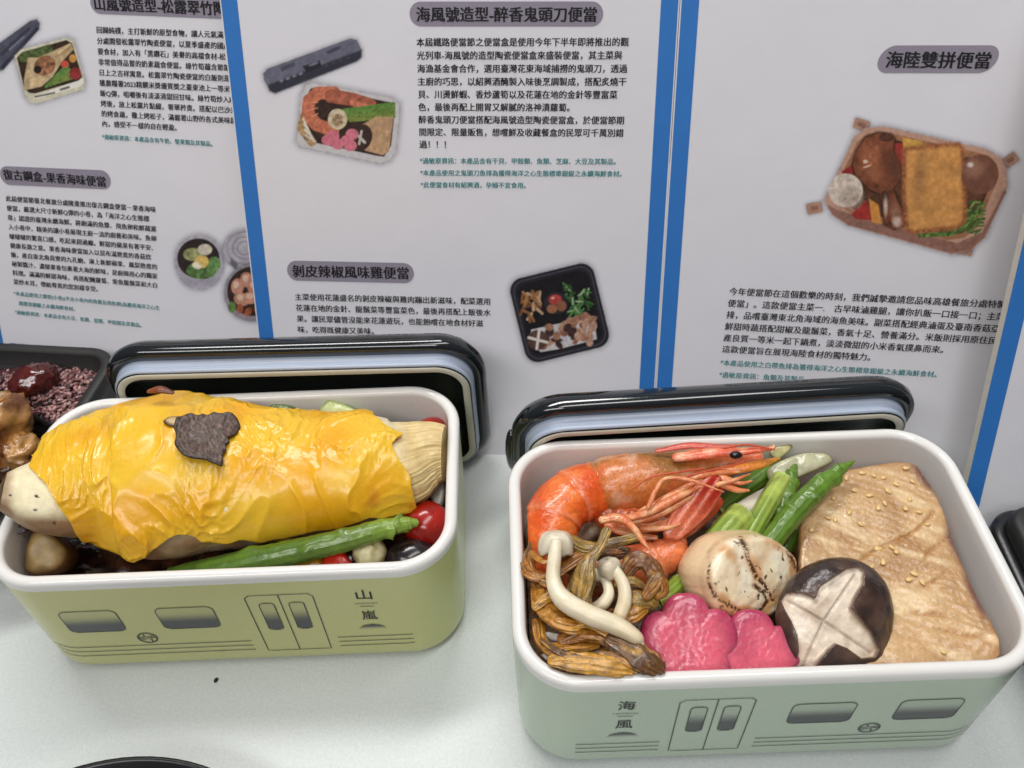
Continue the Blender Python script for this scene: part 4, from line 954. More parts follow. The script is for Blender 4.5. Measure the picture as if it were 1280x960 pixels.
o = mesh('onion_crisp', V, F, M['food'], cols=C); tag(o, 'browned crisp peeking over the back edge of the cheese', 'crisp')
# dark braised bed inside the olive box
def bed(B, z, name, label, cat, c0_, c1_, m, sc=90, amp=0.004):
    V = []; C = []; n1, n2 = 90, 56
    for i in range(n1):
        for j in range(n2):
            x = (B.a - 0.0068) * (2 * i / (n1 - 1) - 1); y = (B.b - 0.0068) * (2 * j / (n2 - 1) - 1)
            rc = B.r0 - 0.0066; dx = max(0, abs(x) - (B.a - 0.0068 - rc)); dy = max(0, abs(y) - (B.b - 0.0068 - rc)); dd = math.hypot(dx, dy)
            if dd > rc and dd > 0:
                x -= math.copysign(dx * (1 - rc / dd), x); y -= math.copysign(dy * (1 - rc / dd), y)
            p = B.w(x, y, z); p[2] += amp * fbm(p, sc, 3); V.append(p); C.append(mix(c0_, c1_, float(sm(-0.4, 0.5, nz(p, sc * 2, 5)))))
    o = mesh(name, V, [f for f in gridF(n1, n2)], m, cols=np.array(C)); tag(o, label, cat, kind='stuff'); return o
bed(BL, 0.036, 'braised_vegetables', 'dark braised vegetables filling the olive box under the shoot', 'vegetables', srgb(40, 24, 20), srgb(84, 50, 34), M['wet'])
bed(BR, 0.034, 'cooked_rice', 'cooked rice filling the bottom of the sage box under the toppings', 'rice', srgb(120, 92, 70), srgb(170, 140, 110), M['food'], 160, 0.003)
# asparagus spears
def spear(path, rads, c_tip, c_base, name, label, grp, n=130, tipbumps=0.35, cut_end=True, m=36, tipped=True):
    """path given from the tip to the cut end as (px, py, z); rads in photo pixels"""
    P3 = [at(*q) for q in path]; R3 = [r * mm(p) for r, p in zip(rads, P3)]
    def disp(u, v, p):
        if not tipped: return 0.04 * math.sin(v * 9)
        zone = float(sm(tipbumps, tipbumps * 0.7, u)); k = u / tipbumps * 6 + 0.25 * math.sin(v * 3); row = math.floor(k); fr_ = k - row
        sc = (1 - fr_) ** 1.3 * (0.05 + 1.1 * max(0.0, math.cos(v - row * 2.4)) ** 1.5) - 0.30
        lone = sum(math.exp(-((u - a) / 0.018) ** 2 - (math.remainder(v - b, 2 * PI) / 0.55) ** 2) for a, b in ((0.46, 1.2), (0.58, 2.4), (0.74, 0.9)))
        return 0.05 * nz(p, 420) + zone * 0.46 * sc + 0.26 * lone + 0.03 * math.sin(v * 11)
    def colf(u, v, p):
        base = mix(c_tip, c_base, float(sm(0.1, 0.75, u))); base = mix(base, base * 1.3, float(sm(0.0, 0.6, nz((p[0], p[1], p[2]), 140))) * 0.6)
        if tipped:
            zone = float(sm(tipbumps, tipbumps * 0.6, u)); k = u / tipbumps * 6 + 0.25 * math.sin(v * 3); fr_ = k - math.floor(k)
            base = mix(base, base * 0.42, zone * 0.8 * float(sm(0.35, 0.0, fr_) + sm(0.75, 1.0, fr_) * 0.6) * (0.3 + 0.7 * max(0.0, math.cos(v - math.floor(k) * 2.4))))
        return mix(base, base * 0.72, 0.5 + 0.5 * math.sin(v * 11)) * 0.9 if u > tipbumps else base
    V, F, C = tube(P3, R3, n, m, disp=disp, colf=colf, roundcap=(tipped, False))
    if not tipped: C[-m:] = srgb(196, 206, 130)
    if not tipped: C[:m] = srgb(190, 206, 120)
    o = mesh(name, V, F, M['veg'], cols=C); tag(o, label, 'asparagus', grp); return o
GD, GL, GP = srgb(98, 134, 42), srgb(138, 168, 62), srgb(180, 198, 96)
spear([(520, 654, 0.070), (507, 655, 0.070), (480, 661, 0.070), (440, 673, 0.070), (390, 685, 0.068), (330, 698, 0.064), (250, 716, 0.056), (215, 724, 0.052)], [5, 10.5, 13, 14, 15, 15.5, 15.5, 15], GL * 0.85, GD * 0.8, 'asparagus', 'single green asparagus spear along the front rim of the olive box', 'asparagus spears')  # base colour darkened to paint in the shade beneath the shoot
# tomatoes, olive, peppers
def ball(name, c, r, colour, label, cat, m, sq=(1, 1, 0.92), dis=0.02, grp=None, n=32):
    V, F, C = blob(c, [np.array([r * sq[0], 0, 0]), np.array([0, r * sq[1], 0]), np.array([0, 0, r * sq[2]])], n, n, disp=lambda d: dis * nz(d, 1.8, c[0] * 50), colf=lambda p: mix(colour, colour * 0.7, float(sm(-0.3, 0.5, nz(p, 140)))))
    o = mesh(name, V, F, m, cols=C); tag(o, label, cat, grp); return o
RED = srgb(160, 24, 12)
q = at(533, 655, 0.058); ball('cherry_tomato', q, 30 * mm(q), RED, 'glossy cherry tomato beside the asparagus tip in the olive box', 'tomato', M['skin'], grp='cherry tomatoes in the olive box')
q = at(541, 545, 0.057); ball('cherry_tomato', q, 25 * mm(q), RED, 'red tomato in the back corner behind the bamboo tip', 'tomato', M['skin'], grp='cherry tomatoes in the olive box')
q = at(514, 698, 0.055); ball('black_olive', q, 27 * mm(q), srgb(38, 28, 30), 'shiny black olive at the front corner of the olive box', 'olive', M['skin'], (1.2, 0.95, 0.9))
q = at(419, 700, 0.059); a_, b_, n_ = frame(unit(TOCAM + np.array([0.2, 0, 0.4])))
def chunk(name, px, z, colour, label, cat, m, thick, nvec=(0, -0.4, 1), col2=None, grp=None, pw=4):
    c = at(*np.mean(np.array(px), 0), z); a_, b_, n_ = frame(unit(nvec)); c2 = colour * 0.7 if col2 is None else col2
    V, F, C = pillow(px_outline(px, c, a_, b_, n_), c, a_, b_, n_, thick * 0.4, thick, n_out=60, rings=9, pw=pw, disp=lambda q, t, s: 0.0006 * nz((q[0], q[1], 0), 200), colf=lambda p, q, t, s: mix(colour, c2, float(sm(0.55, 1.0, t))) * (0.85 + 0.3 * nz(p, 250)))
    o = mesh(name, V, F, m, cols=C); tag(o, label, cat, grp); return o
chunk('red_pepper', [(404, 712), (408, 690), (420, 684), (428, 686), (438, 700), (440, 712)], 0.060, srgb(214, 44, 20), 'small red pepper piece at the front rim of the olive box', 'pepper', M['skin'], 0.008)
chunk('yellow_pepper', [(366, 714), (372, 698), (388, 692), (404, 696), (408, 714)], 0.058, srgb(196, 140, 26), 'yellow pepper piece beside the red pepper piece', 'pepper', M['skin'], 0.008)
q = at(462, 690, 0.060); V, F, C = blob(q, [CX * 21 * mm(q), np.array([0, 0.0075, 0]), np.array([0, 0, 0.0068])], 24, 28, disp=lambda d: 0.05 * nz(d, 3) + 0.03 * math.sin(8 * math.atan2(d[1], d[0])), colf=lambda p: mix(srgb(214, 204, 160), srgb(150, 136, 84), float(sm(-0.2, 0.5, nz(p, 220)))))
o = mesh('button_mushroom', V, F, M['food'], cols=C); tag(o, 'pale button mushroom between red pepper and black olive', 'mushroom')
chunk('potato_wedge', [(34, 716), (42, 668), (66, 664), (90, 690), (74, 716)], 0.056, srgb(176, 148, 92), 'browned potato wedge in the left front corner of the olive box', 'potato', M['bamboo'], 0.016, (0.2, -0.6, 1), srgb(110, 74, 40))
chunk('herb_leaf', [(8, 664), (18, 655), (38, 653), (44, 658), (30, 666), (14, 668)], 0.068, srgb(58, 26, 28), 'dark purple herb leaf at the left wall of the olive box', 'leaf', M['food'], 0.0008, (0.5, -0.4, 1))
chunk('cucumber_slice', [(334, 514), (342, 506), (360, 507), (376, 514), (372, 528), (340, 528)], 0.066, srgb(110, 130, 70), 'dark green cucumber slice behind the cheese', 'cucumber', M['veg'], 0.006)
chunk('celery_stick', [(398, 520), (408, 502), (424, 504), (450, 516), (446, 530), (402, 530)], 0.066, srgb(206, 216, 150), 'pale green celery stick behind the cheese', 'celery', M['veg'], 0.008, col2=srgb(170, 190, 110))
chunk('rice_clump', [(538, 600), (552, 596), (556, 616), (550, 640), (540, 630)], 0.056, srgb(206, 200, 186), 'bit of white rice between the bamboo tip and tomato', 'rice', M['rice'], 0.006)

# ================================================================== FOOD IN THE SAGE BOX
def lit(p3, r): return p3
_mesh = mesh
def mesh(name, V, F, *ar, **kw):
    return _mesh(name, keep_in(BR, V), F, *ar, **kw)
# --- fish fillet
FP = [(998, 690), (1000, 640), (1012, 610), (1040, 596), (1080, 588), (1118, 583), (1140, 586), (1152, 600), (1166, 620), (1178, 648), (1192, 690), (1212, 738), (1236, 786), (1246, 812), (1236, 832), (1150, 842), (1060, 842), (1020, 800), (1000, 740)]
fn = unit((-0.05, -0.10, 1)); fc = at(1115, 715, 0.062); a_, b_, n_ = frame(fn)
FLK = [(-0.52, 0.010), (-0.46, -0.002), (-0.40, -0.012), (0.12, -0.026), (0.16, -0.019)]
def flake(x, y):
    wv = 0.0035 * nz((x, y, 0), 55) + 0.0010 * nz((x, y, 0), 220); g = 0.0
    for sl, of in FLK: g = max(g, math.exp(-((y - of + sl * x + wv) / 0.0008) ** 2) * float(sm(-0.15, 0.25, nz((x * 1.3, y * 1.3, of * 90), 45))))
    return g
def fish_h(q, t, s):
    if s < 0: return 0
    x, y = q; fine = nz((x * 0.5 + y * 0.9, (y - x * 0.5) * 0.22, 0), 520)
    return 0.0008 * nz((x, y * 1.3, 0), 38) + 0.00032 * fine + 0.00022 * nz((x, y, 0), 480) - 0.0009 * flake(x, y)
def fish_c(p, q, t, s):
    x, y = q
    c = mix(srgb(202, 164, 116), srgb(176, 134, 88), float(sm(-0.3, 0.45, nz(p, 60))))
    c = mix(c, srgb(228, 200, 156), float(sm(0.05, 0.5, nz((x * 0.5 + y * 0.9, (y - x * 0.5) * 0.3, 0), 160, 6))) * 0.8)
    c = mix(c, srgb(176, 124, 70), flake(x, y) * 0.8)
    c = mix(c, srgb(164, 116, 70), float(sm(0.93, 1.0, t)) * 0.6); c = mix(c, srgb(172, 124, 74), float(sm(0.1, 0.7, nz((x * 0.5 + y * 0.9, (y - x * 0.5) * 0.2, 0), 420))) * 0.32)
    c = mix(c, srgb(116, 78, 66), float(sm(0.80, 0.96, t)) * float(sm(0.05, 0.4, nz(p, 40, 9))) * float(sm(-0.01, 0.02, x)))
    return c if s > 0 else srgb(150, 96, 52)
V, F, C = pillow(px_outline(FP, fc, a_, b_, n_), fc, a_, b_, n_, 0.004, 0.022, n_out=220, rings=80, pw=14, disp=fish_h, colf=fish_c)
fo = mesh('fish_fillet', V, F, M['fish'], cols=C); tag(fo, 'large golden baked fish fillet on the right side of the sage box', 'fish')
fb = BVHTree.FromPolygons([Vector(v) for v in V], [list(f) for f in F])
# sesame seeds (copies)
SEEDS = [(1021, 603), (1032, 590), (1048, 591), (1058, 597), (1078, 591), (1092, 594), (1105, 597), (1133, 585), (1141, 602), (1068, 613), (1087, 619), (1111, 614), (1137, 623), (1098, 634), (1106, 629), (1132, 635), (1035, 647), (1044, 649), (1015, 661), (1098, 686), (1115, 684), (1121, 689), (1025, 631), (1024, 620), (1090, 708), (1104, 702), (1137, 724), (1143, 717), (1153, 728), (1180, 815), (1150, 640), (1062, 640), (1076, 655), (1042, 622), (1120, 605), (1160, 655)]
SEEDS = [s for s in SEEDS if not (s[0] < 1032 and s[1] < 645)]
sd0 = None
for k, (x, y) in enumerate(SEEDS):
    h_ = drape(x, y, 0.0007, fb)
    if h_ is None: continue
    if sd0 is None:
        v, f, _ = blob((0, 0, 0), [np.array([0.00105, 0, 0]), np.array([0, 0.0006, 0]), np.array([0, 0, 0.0017])], 12, 12)
        v[:, :2] *= (1 - 0.25 * v[:, 2:3] / 0.00175)
        sd0 = _mesh('sesame_seed', v, f, M['sesame'], base=np.zeros(3)); so = sd0
    else:
        so = sd0.copy(); col.objects.link(so)
    so.location = tuple(h_); so.rotation_euler = (PI / 2 + random.uniform(-0.3, 0.3), random.uniform(-0.3, 0.3), random.uniform(0, PI)); s_ = random.uniform(0.72, 1.0); so.scale = (s_, s_, s_)
    tag(so, 'toasted sesame seed stuck on top of the fish fillet', 'sesame seed', 'sesame seeds on the fish')

# --- shiitake
sc = at(1046, 772, 0.064); sn = unit(TOCAM * 0.9 + np.array([0.12, 0.0, 0.55])); a_, b_, n_ = frame(sn)
SO = [(972, 792), (970, 765), (980, 735), (1000, 712), (1028, 699), (1058, 697), (1085, 708), (1104, 728), (1113, 755), (1113, 785), (1106, 812), (1095, 832), (1060, 846), (1015, 848), (985, 826)]
STAR = [(984, 742), (1004, 742), (1020, 748), (1026, 733), (1042, 722), (1060, 711), (1073, 709), (1080, 715), (1079, 730), (1068, 748), (1064, 760), (1076, 774), (1088, 790), (1099, 812), (1094, 821), (1078, 823), (1060, 810), (1045, 804), (1036, 812), (1022, 828), (1014, 842), (992, 842), (1000, 815), (998, 795), (990, 775), (984, 765), (978, 752)]
def sh_d(q, t, s):
    if s < 0: return 0
    return 0.0004 * nz((q[0], q[1], 0), 260) + 0.0008 * nz((q[0], q[1], 0), 90)
V, F, C = pillow(px_outline(SO, sc, a_, b_, n_), sc, a_, b_, n_, 0.0115, 0.006, n_out=200, rings=70, pw=2.2, disp=sh_d)
sp = proj(V); ins = inpoly(sp, STAR); ds = polydist(sp, STAR); sdist = np.where(ins, ds, -ds); frn = np.arange(len(V)) < 1 + 70 * 200
mid = np.minimum(polydist(sp, [(1033, 776), (1072, 718)], False), np.minimum(polydist(sp, [(1033, 776), (1092, 816)], False), np.minimum(polydist(sp, [(1033, 776), (1004, 838)], False), polydist(sp, [(1033, 776), (986, 750)], False))))
tt = np.where(frn, sm(-0.8, 1.2, sdist), 0)
mg = np.where(frn, sm(3.2, 0.0, np.abs(sdist + 0.6)), 0)
vv = np.where(frn, sm(2.6, 0.2, mid), 0)
V = V - n_ * (tt * (0.0022 + 0.0008 * vv))[:, None]
C = np.array([mix(srgb(52, 38, 34), srgb(86, 64, 54), float(sm(-0.2, 0.6, nz(p, 120)))) for p in V])
C = C * (1 - tt[:, None]) + np.array([mix(srgb(226, 210, 190), srgb(196, 174, 150), float(sm(-0.1, 0.5, nz(p, 130, 3)))) for p in V]) * tt[:, None]
C = C * (1 - (vv * tt * 0.45)[:, None]) + srgb(120, 96, 78) * (vv * tt * 0.45)[:, None]
C = C * (1 - (mg * 0.35)[:, None]) + srgb(110, 74, 48) * (mg * 0.35)[:, None]
o = mesh('shiitake_mushroom', V, F, M['cap'], cols=C); tag(o, 'dark shiitake cap with a pale cross cut into its top', 'mushroom')

# --- scallop: short upright drum turned towards the right
sax = unit(TOCAM * 0.88 + CX * 0.46 + CU * 0.10); sctr = at(923, 719, 0.063); s1 = unit(np.cross(sax, CU)); s1 = -s1 if s1 @ CX < 0 else s1; s2 = np.cross(sax, s1); s2 = s2 if s2 @ CU > 0 else -s2
k = mm(sctr); RS1, RS2, HS = 75 * k, 55 * k, 0.0125
NS, NT = 130, 150
prof = [(0.02, -1), (0.5, -1), (0.85, -0.94), (0.96, -0.8)] + [(0.98 + 0.07 * math.sin(PI * t), -0.7 + 1.0 * t) for t in np.linspace(0, 1, 36)] + [(0.80 + 0.175 * math.cos(a), 0.32 + 0.58 * math.sin(a)) for a in np.linspace(0.12, PI / 2, 16)] + [(0.80 * (1 - t), 0.90 + 0.14 * math.sin(t * PI / 2)) for t in np.linspace(0.01, 0.985, 80)]
V = []; C = []; L1 = []; 
LINES = [[(985, 690), (996, 712), (1002, 728), (994, 750), (978, 764)], [(897, 677), (885, 690), (886, 712), (884, 726), (893, 745), (912, 757), (930, 766), (950, 764), (960, 752), (955, 742), (945, 733)], [(924, 670), (932, 684), (936, 700), (947, 722), (958, 734), (966, 750)], [(1003, 730), (990, 742), (984, 748)]]
for (r, hh) in prof:
    for j in range(NT):
        t = 2 * PI * j / NT; wob = 1 + 0.03 * math.sin(3 * t + 1) + 0.015 * math.sin(7 * t)
        p = sctr + s1 * (RS1 * r * math.cos(t) * wob) + s2 * (RS2 * r * math.sin(t) * wob) + sax * HS * hh
        V.append(p)
V = np.array(V); sp = proj(V); hf = np.repeat([h for r, h in prof], NT); rf = np.repeat([r for r, h in prof], NT)
face = sm(0.52, 0.80, hf)
dl = np.min([polydist(sp, l, False) for l in LINES], 0)
disp_ = np.array([0.0006 * nz(p, 80) + 0.00030 * nz(p, 330) * f for p, f in zip(V, face)]) - face * 0.0003 * np.exp(-(dl / 3.0) ** 2)
grooves = np.array([math.sin(40 * math.atan2((p - sctr) @ s2, (p - sctr) @ s1)) for p in V]) * 0.00005 * (1 - face)
V = V + sax * (disp_ * face)[:, None] + ((V - sctr) / (np.linalg.norm(V - sctr, axis=1)[:, None] + 1e-9)) * ((disp_ * (1 - face)) + grooves)[:, None]
burn = np.zeros(len(V))
for i, p in enumerate(V):
    n1 = nz(p, 900, 2) + 0.7 * nz(p, 1900, 8)
    b1 = float(sm(4.2 + 3.0 * nz(p, 160, 6), 0.6, dl[i])) * float(sm(-0.42, -0.02, n1))
    b2 = float(sm(0.50, 0.62, nz(p, 420, 15) + 0.35 * nz(p, 1100, 4) + 0.12 * float(sm(14, 4, dl[i])))) * 0.9
    burn[i] = max(b1, b2 * face[i])
base = np.array([mix(srgb(242, 222, 186), srgb(246, 234, 208), float(sm(-0.4, 0.4, nz(p, 100)))) for p in V])
side = srgb(226, 196, 156)
C = base * face[:, None] + side * (1 - face)[:, None]; print('scallop', sp.min(0), sp.max(0))
gold = np.array([float(sm(-0.1, 0.5, nz(p, 120, 30) + 0.45 * float(sm(12, 1, d_)))) for p, d_ in zip(V, dl)]) * face * 0.8
C = C * (1 - gold[:, None]) + srgb(206, 148, 84) * gold[:, None]
fr = (face > 0.3); burn = burn * np.where(fr, 1, 0.25 * (hf > 0.3))
C = C * (1 - burn[:, None]) + (srgb(104, 62, 26)[None, :] * (1 - burn[:, None]) + srgb(78, 46, 22)[None, :] * burn[:, None]) * burn[:, None]
F = gridF(len(prof), NT, cv=True); F.append(tuple(range(NT))); F.append(tuple((len(prof) - 1) * NT + j for j in range(NT)))
o = mesh('scallop', V, [f if (np.cross(s1, s2) @ sax) < 0 else f[::-1] for f in F], M['scallop'], cols=C); tag(o, 'seared cream scallop with brown scorch marks above the pink radish', 'scallop')

# --- pickled radish flowers
def flower(cx, cy, R, rot, z, nvec, th, label, sx=1.0):
    c = at(cx, cy, z); a_, b_, n_ = frame(unit(nvec)); k = mm(c); P = []
    for t in np.linspace(0, 2 * PI, 120, endpoint=False):
        r = R * k * (0.77 + 0.21 * (1 - (1 - abs(math.cos(2.5 * (t - rot)))) ** 1.7) + 0.02 * math.sin(t * 3 + cx)) ; P.append((r * sx * math.cos(t), r * math.sin(t)))
    def colf(p, q, t, s):
        rr = math.hypot(*q) / (R * k); an = math.atan2(q[1], q[0])
        c_ = mix(srgb(222, 104, 124), srgb(174, 56, 92), float(sm(0.45, 0.98, rr)))
        st = nz((an * 9, rr * 1.2, 0), 1.0, cx) + 0.5 * nz((an * 25, rr * 2, 0), 1.0, 4)
        c_ = mix(c_, srgb(232, 140, 156), float(sm(0.1, 0.9, st)) * 0.22)
        return mix(c_, srgb(166, 52, 90), float(sm(0.0, 0.7, nz(p, 90, 3))) * 0.3)
    def dsp(q, t, s):
        rr = math.hypot(*q) / (R * k); an = math.atan2(q[1], q[0])
        return (0.0005 * nz((q[0], q[1], 0), 90) + 0.00018 * nz((q[0], q[1], 0), 600)) if s > 0 else 0
    V, F, C = pillow(P, c, a_, b_, n_, th * 0.45, th * 0.6, n_out=120, rings=40, pw=4.5, disp=dsp, colf=colf, smooth_out=False)
    o = mesh('radish_flower', V, F, M['radish'], cols=C); tag(o, label, 'radish', 'pink radish flowers'); return o
flower(944, 822, 60, 0.35, 0.0600, (0.06, -0.50, 1), 0.010, 'pink flower-cut pickled radish touching the shiitake', 1.0)
flower(861, 806, 66, 0.30, 0.0635, (-0.05, -0.55, 1), 0.011, 'pink flower-cut pickled radish below the scallop, overlapping its neighbour', 0.95)

# --- asparagus, garlic and onion behind the scallop
spear([(985, 572, 0.058), (960, 590, 0.058), (930, 612, 0.057), (895, 640, 0.056)], [9, 12, 12, 12], GD * 1.2, GD, 'asparagus', 'asparagus stalk lying under the shrimp head', 'asparagus spears', n=30, tipped=False)
spear([(993, 578, 0.067), (991, 590, 0.067), (985, 612, 0.066), (977, 645, 0.064), (968, 680, 0.060)], [1.5, 7, 11, 12, 12], GD, GD * 0.9, 'asparagus', 'short dark asparagus tip standing behind the longest spear', 'asparagus spears', tipbumps=0.6)
spear([(978, 598, 0.068), (962, 625, 0.068), (940, 664, 0.066), (926, 690, 0.062)], [12, 12.5, 13, 13], GP * 0.9, GL * 1.05, 'asparagus', 'pale cut asparagus stalk beside the longest spear', 'asparagus spears', n=30, tipped=False)
spear([(927, 643, 0.069), (912, 660, 0.069), (890, 686, 0.066)], [17, 18, 18], GP, GL * 1.1, 'asparagus', 'thick pale asparagus stalk cut short above the scallop', 'asparagus spears', n=30, tipped=False)
spear([(1001, 640, 0.058), (992, 660, 0.058), (978, 690, 0.056)], [9, 11, 11], GD * 0.7, GD * 0.6, 'asparagus', 'dark asparagus end between scallop and fish', 'asparagus spears', tipbumps=0.6)
spear([(1068, 576.5, 0.080), (1055, 584, 0.079), (1034, 600, 0.078), (1008, 624, 0.076), (985, 650, 0.073), (960, 682, 0.068)], [1.2, 6.5, 12, 14, 14, 14], GD, GD * 1.1, 'asparagus', 'longest asparagus spear, its pointed tip over the fish fillet', 'asparagus spears', tipbumps=0.5)
spear([(822, 752, 0.064), (836, 742, 0.064), (850, 728, 0.062)], [9, 11, 11], GL, GL, 'asparagus', 'bit of green stalk between lily buds and scallop', 'asparagus spears', n=24, tipped=False)
V, F, C = tube([at(968, 612, 0.065), at(945, 626, 0.0655), at(920, 642, 0.0655), at(896, 658, 0.064)], [9 * k, 11 * k, 11 * k, 8 * k], 30, 18, flat=0.6, colf=lambda u, v, p: mix(srgb(222, 214, 196), srgb(200, 176, 130), float(sm(0.6, 1, u))))
o = mesh('garlic_slice', V, F, M['mushroom'], cols=C); tag(o, 'pale garlic slice lying between shrimp and asparagus', 'garlic')
chunk('onion_piece', [(960, 586), (985, 572), (1010, 566), (1034, 568), (1040, 578), (1016, 590), (985, 602), (965, 604)], 0.066, srgb(206, 204, 170), 'translucent pale onion piece at the back wall of the sage box', 'onion', M['wet'], 0.005, (0, -0.5, 1), srgb(180, 180, 140))
chunk('leek_piece', [(962, 566), (975, 556), (988, 552), (988, 562), (972, 574)], 0.070, srgb(206, 200, 140), 'pale leek piece sticking up behind the shrimp head', 'leek', M['wet'], 0.003, (0, -0.7, 1))

# --- shrimp
SR = empty('shrimp', at(790, 640, 0.045)); tag(SR, 'whole cooked orange shrimp curled in the sage box', 'shrimp')
OR1, OR2, ORD, PK = srgb(232, 114, 46), srgb(220, 90, 34), srgb(176, 100, 48), srgb(236, 158, 120)
kk = mm(at(780, 620, 0.068))
def tubepx(path, rads, **kw):
    P3 = [at(*q) for q in path]; return tube(P3, [r * mm(p) for r, p in zip(rads, P3)], **kw)
# carapace
def ccol(u, v, p):
    t = nz(p, 90); s_ = float(sm(0.0, 1.0, u))
    c = mix(srgb(206, 122, 62), srgb(150, 104, 50), float(sm(-0.3, 0.4, nz(p, 55, 2))))
    c = mix(c, srgb(222, 110, 66), float(sm(0.0, 0.5, nz(p, 110, 9))) * 0.6); c = mix(c, srgb(228, 190, 160), float(sm(0.25, 0.55, nz(p, 130, 14))) * 0.5)
    return mix(mix(OR1, c, float(sm(0.0, 0.10, u))), srgb(226, 120, 80), float(sm(0.72, 0.95, u)))
V, F, C = tubepx([(738, 612, 0.066), (755, 608, 0.067), (785, 604, 0.068), (820, 600, 0.068), (850, 594, 0.068), (882, 583, 0.070), (918, 577, 0.074), (950, 572, 0.078)], [33, 37, 38, 36, 32, 25, 17, 7], n=70, m=44, flat=0.95, disp=lambda u, v, p: 0.03 * nz(p, 110) + 0.015 * nz(p, 300) - 0.06 * math.exp(-((u - 0.10) / 0.03) ** 2), colf=ccol)
mesh('carapace', V, F, M['shell'], SR, cols=C)
# abdomen: overlapping rings along a curl
ABP = [(748, 612, 0.066), (728, 616, 0.067), (706, 628, 0.067), (692, 648, 0.066), (688, 670, 0.063), (692, 692, 0.058), (700, 710, 0.055), (735, 716, 0.055), (775, 712, 0.057), (812, 704, 0.060), (838, 690, 0.063), (846, 676, 0.065)]
ABR = [35, 36, 36, 35, 34, 33, 32, 30, 28, 26, 21, 15]
NSEG = 7.0
def abd(u, v, p):
    f = (u * NSEG) % 1.0; return 0.055 * (f ** 1.5) - 0.05 * math.exp(-(f / 0.06) ** 2) + 0.02 * nz(p, 160)
def abc(u, v, p):
    f = (u * NSEG) % 1.0
    c = mix(OR1, OR2, float(sm(-0.4, 0.4, nz(p, 80)))); c = mix(c, PK, float(sm(0.75, 1.0, f)) * 0.45); c = mix(c, srgb(250, 150, 80), float(sm(0.1, 0.5, nz(p, 150, 6))) * 0.5)
    return mix(c, srgb(240, 140, 96), float(sm(0.55, 0.8, u)) * 0.6)
V, F, C = tubepx(ABP, ABR, n=150, m=40, flat=0.9, disp=abd, colf=abc)
mesh('abdomen', V, F, M['shell'], SR, cols=C)
# rostrum and head spikes
hc = lambda u, v, p: mix(srgb(226, 104, 70), srgb(240, 170, 130), float(sm(-0.2, 0.5, nz(p, 200))))
parts = [tubepx([(845, 572, 0.082), (890, 566, 0.084), (930, 564, 0.085), (964, 560, 0.086), (966, 555, 0.087)], [7, 8, 6, 3, 0.8], n=30, m=12, flat=0.6, disp=lambda u, v, p: 0.2 * nz(p, 400), colf=hc),
         tubepx([(820, 564, 0.082), (860, 557, 0.084), (900, 558, 0.085), (932, 556, 0.086)], [3, 5, 3.5, 0.8], n=26, m=10, flat=0.5, colf=lambda u, v, p: srgb(206, 84, 66)),
         tubepx([(890, 592, 0.078), (920, 586, 0.080), (950, 580, 0.080), (974, 573, 0.080)], [7, 8, 7, 2.0], n=26, m=12, flat=0.45, colf=lambda u, v, p: mix(srgb(226, 120, 50), srgb(206, 140, 50), u))]
V, F, C = join(parts); mesh('rostrum', V, F, M['shell'], SR, cols=C)
q = at(920, 569, 0.0885); V, F, C = blob(q, [CX * 8 * mm(q), CU * 5 * mm(q), TOCAM * 5 * mm(q)], 16, 18, disp=lambda d: 0.12 * nz(d, 5), colf=lambda p: srgb(22, 18, 22)); mesh('eye', V, F, M['skin'], SR, cols=C)
# legs
lc = lambda u, v, p: mix(srgb(216, 120, 72), srgb(234, 172, 120), float(sm(-0.3, 0.5, nz(p, 220))))
LEGS = [([(752, 650, 0.080), (775, 648, 0.081), (792, 660, 0.081), (803, 676, 0.080), (816, 692, 0.079)], [7, 8, 6, 5, 1]),
        ([(782, 648, 0.079), (810, 640, 0.082), (845, 622, 0.084), (880, 606, 0.085)], [6, 8, 7, 2]),
        ([(810, 634, 0.085), (820, 612, 0.088), (832, 598, 0.089), (862, 600, 0.089), (905, 615, 0.087)], [4, 4, 3.5, 3.5, 1]),
        ([(790, 652, 0.078), (825, 642, 0.080), (862, 622, 0.082), (895, 606, 0.083)], [6, 6, 5, 2]),
        ([(800, 660, 0.074), (830, 660, 0.076), (850, 655, 0.077)], [5, 5, 2]),
        ([(880, 604, 0.084), (900, 604, 0.084), (920, 612, 0.083), (936, 613, 0.083)], [6, 8, 6, 2]), ([(885, 600, 0.084), (905, 598, 0.085), (925, 604, 0.085), (940, 601, 0.085)], [6, 6, 4, 1.5]),
        ([(765, 646, 0.072), (795, 650, 0.074), (830, 640, 0.078), (868, 620, 0.081)], [7, 8, 7, 3]), ([(775, 655, 0.068), (810, 660, 0.070), (845, 648, 0.074), (872, 630, 0.078)], [8, 8, 7, 3]),
        ([(800, 640, 0.080), (830, 624, 0.083), (862, 606, 0.085), (885, 596, 0.086)], [5, 6, 5, 2]), ([(760, 656, 0.066), (790, 668, 0.067), (820, 672, 0.068)], [8, 8, 5]),
        ([(852, 600, 0.086), (876, 594, 0.087), (902, 590, 0.086), (925, 590, 0.085)], [5, 6, 5, 2]),
        ([(896, 606, 0.085), (918, 600, 0.086), (938, 592, 0.086)], [5, 4, 1])]
for pth, rr_ in LEGS:
    V, F, C = tubepx(pth, [q * 0.78 for q in rr_], n=28, m=10, flat=0.7, disp=lambda u, v, p: 0.12 * nz(p, 350), colf=lc); mesh('leg', V, F, M['shell'], SR, cols=C)
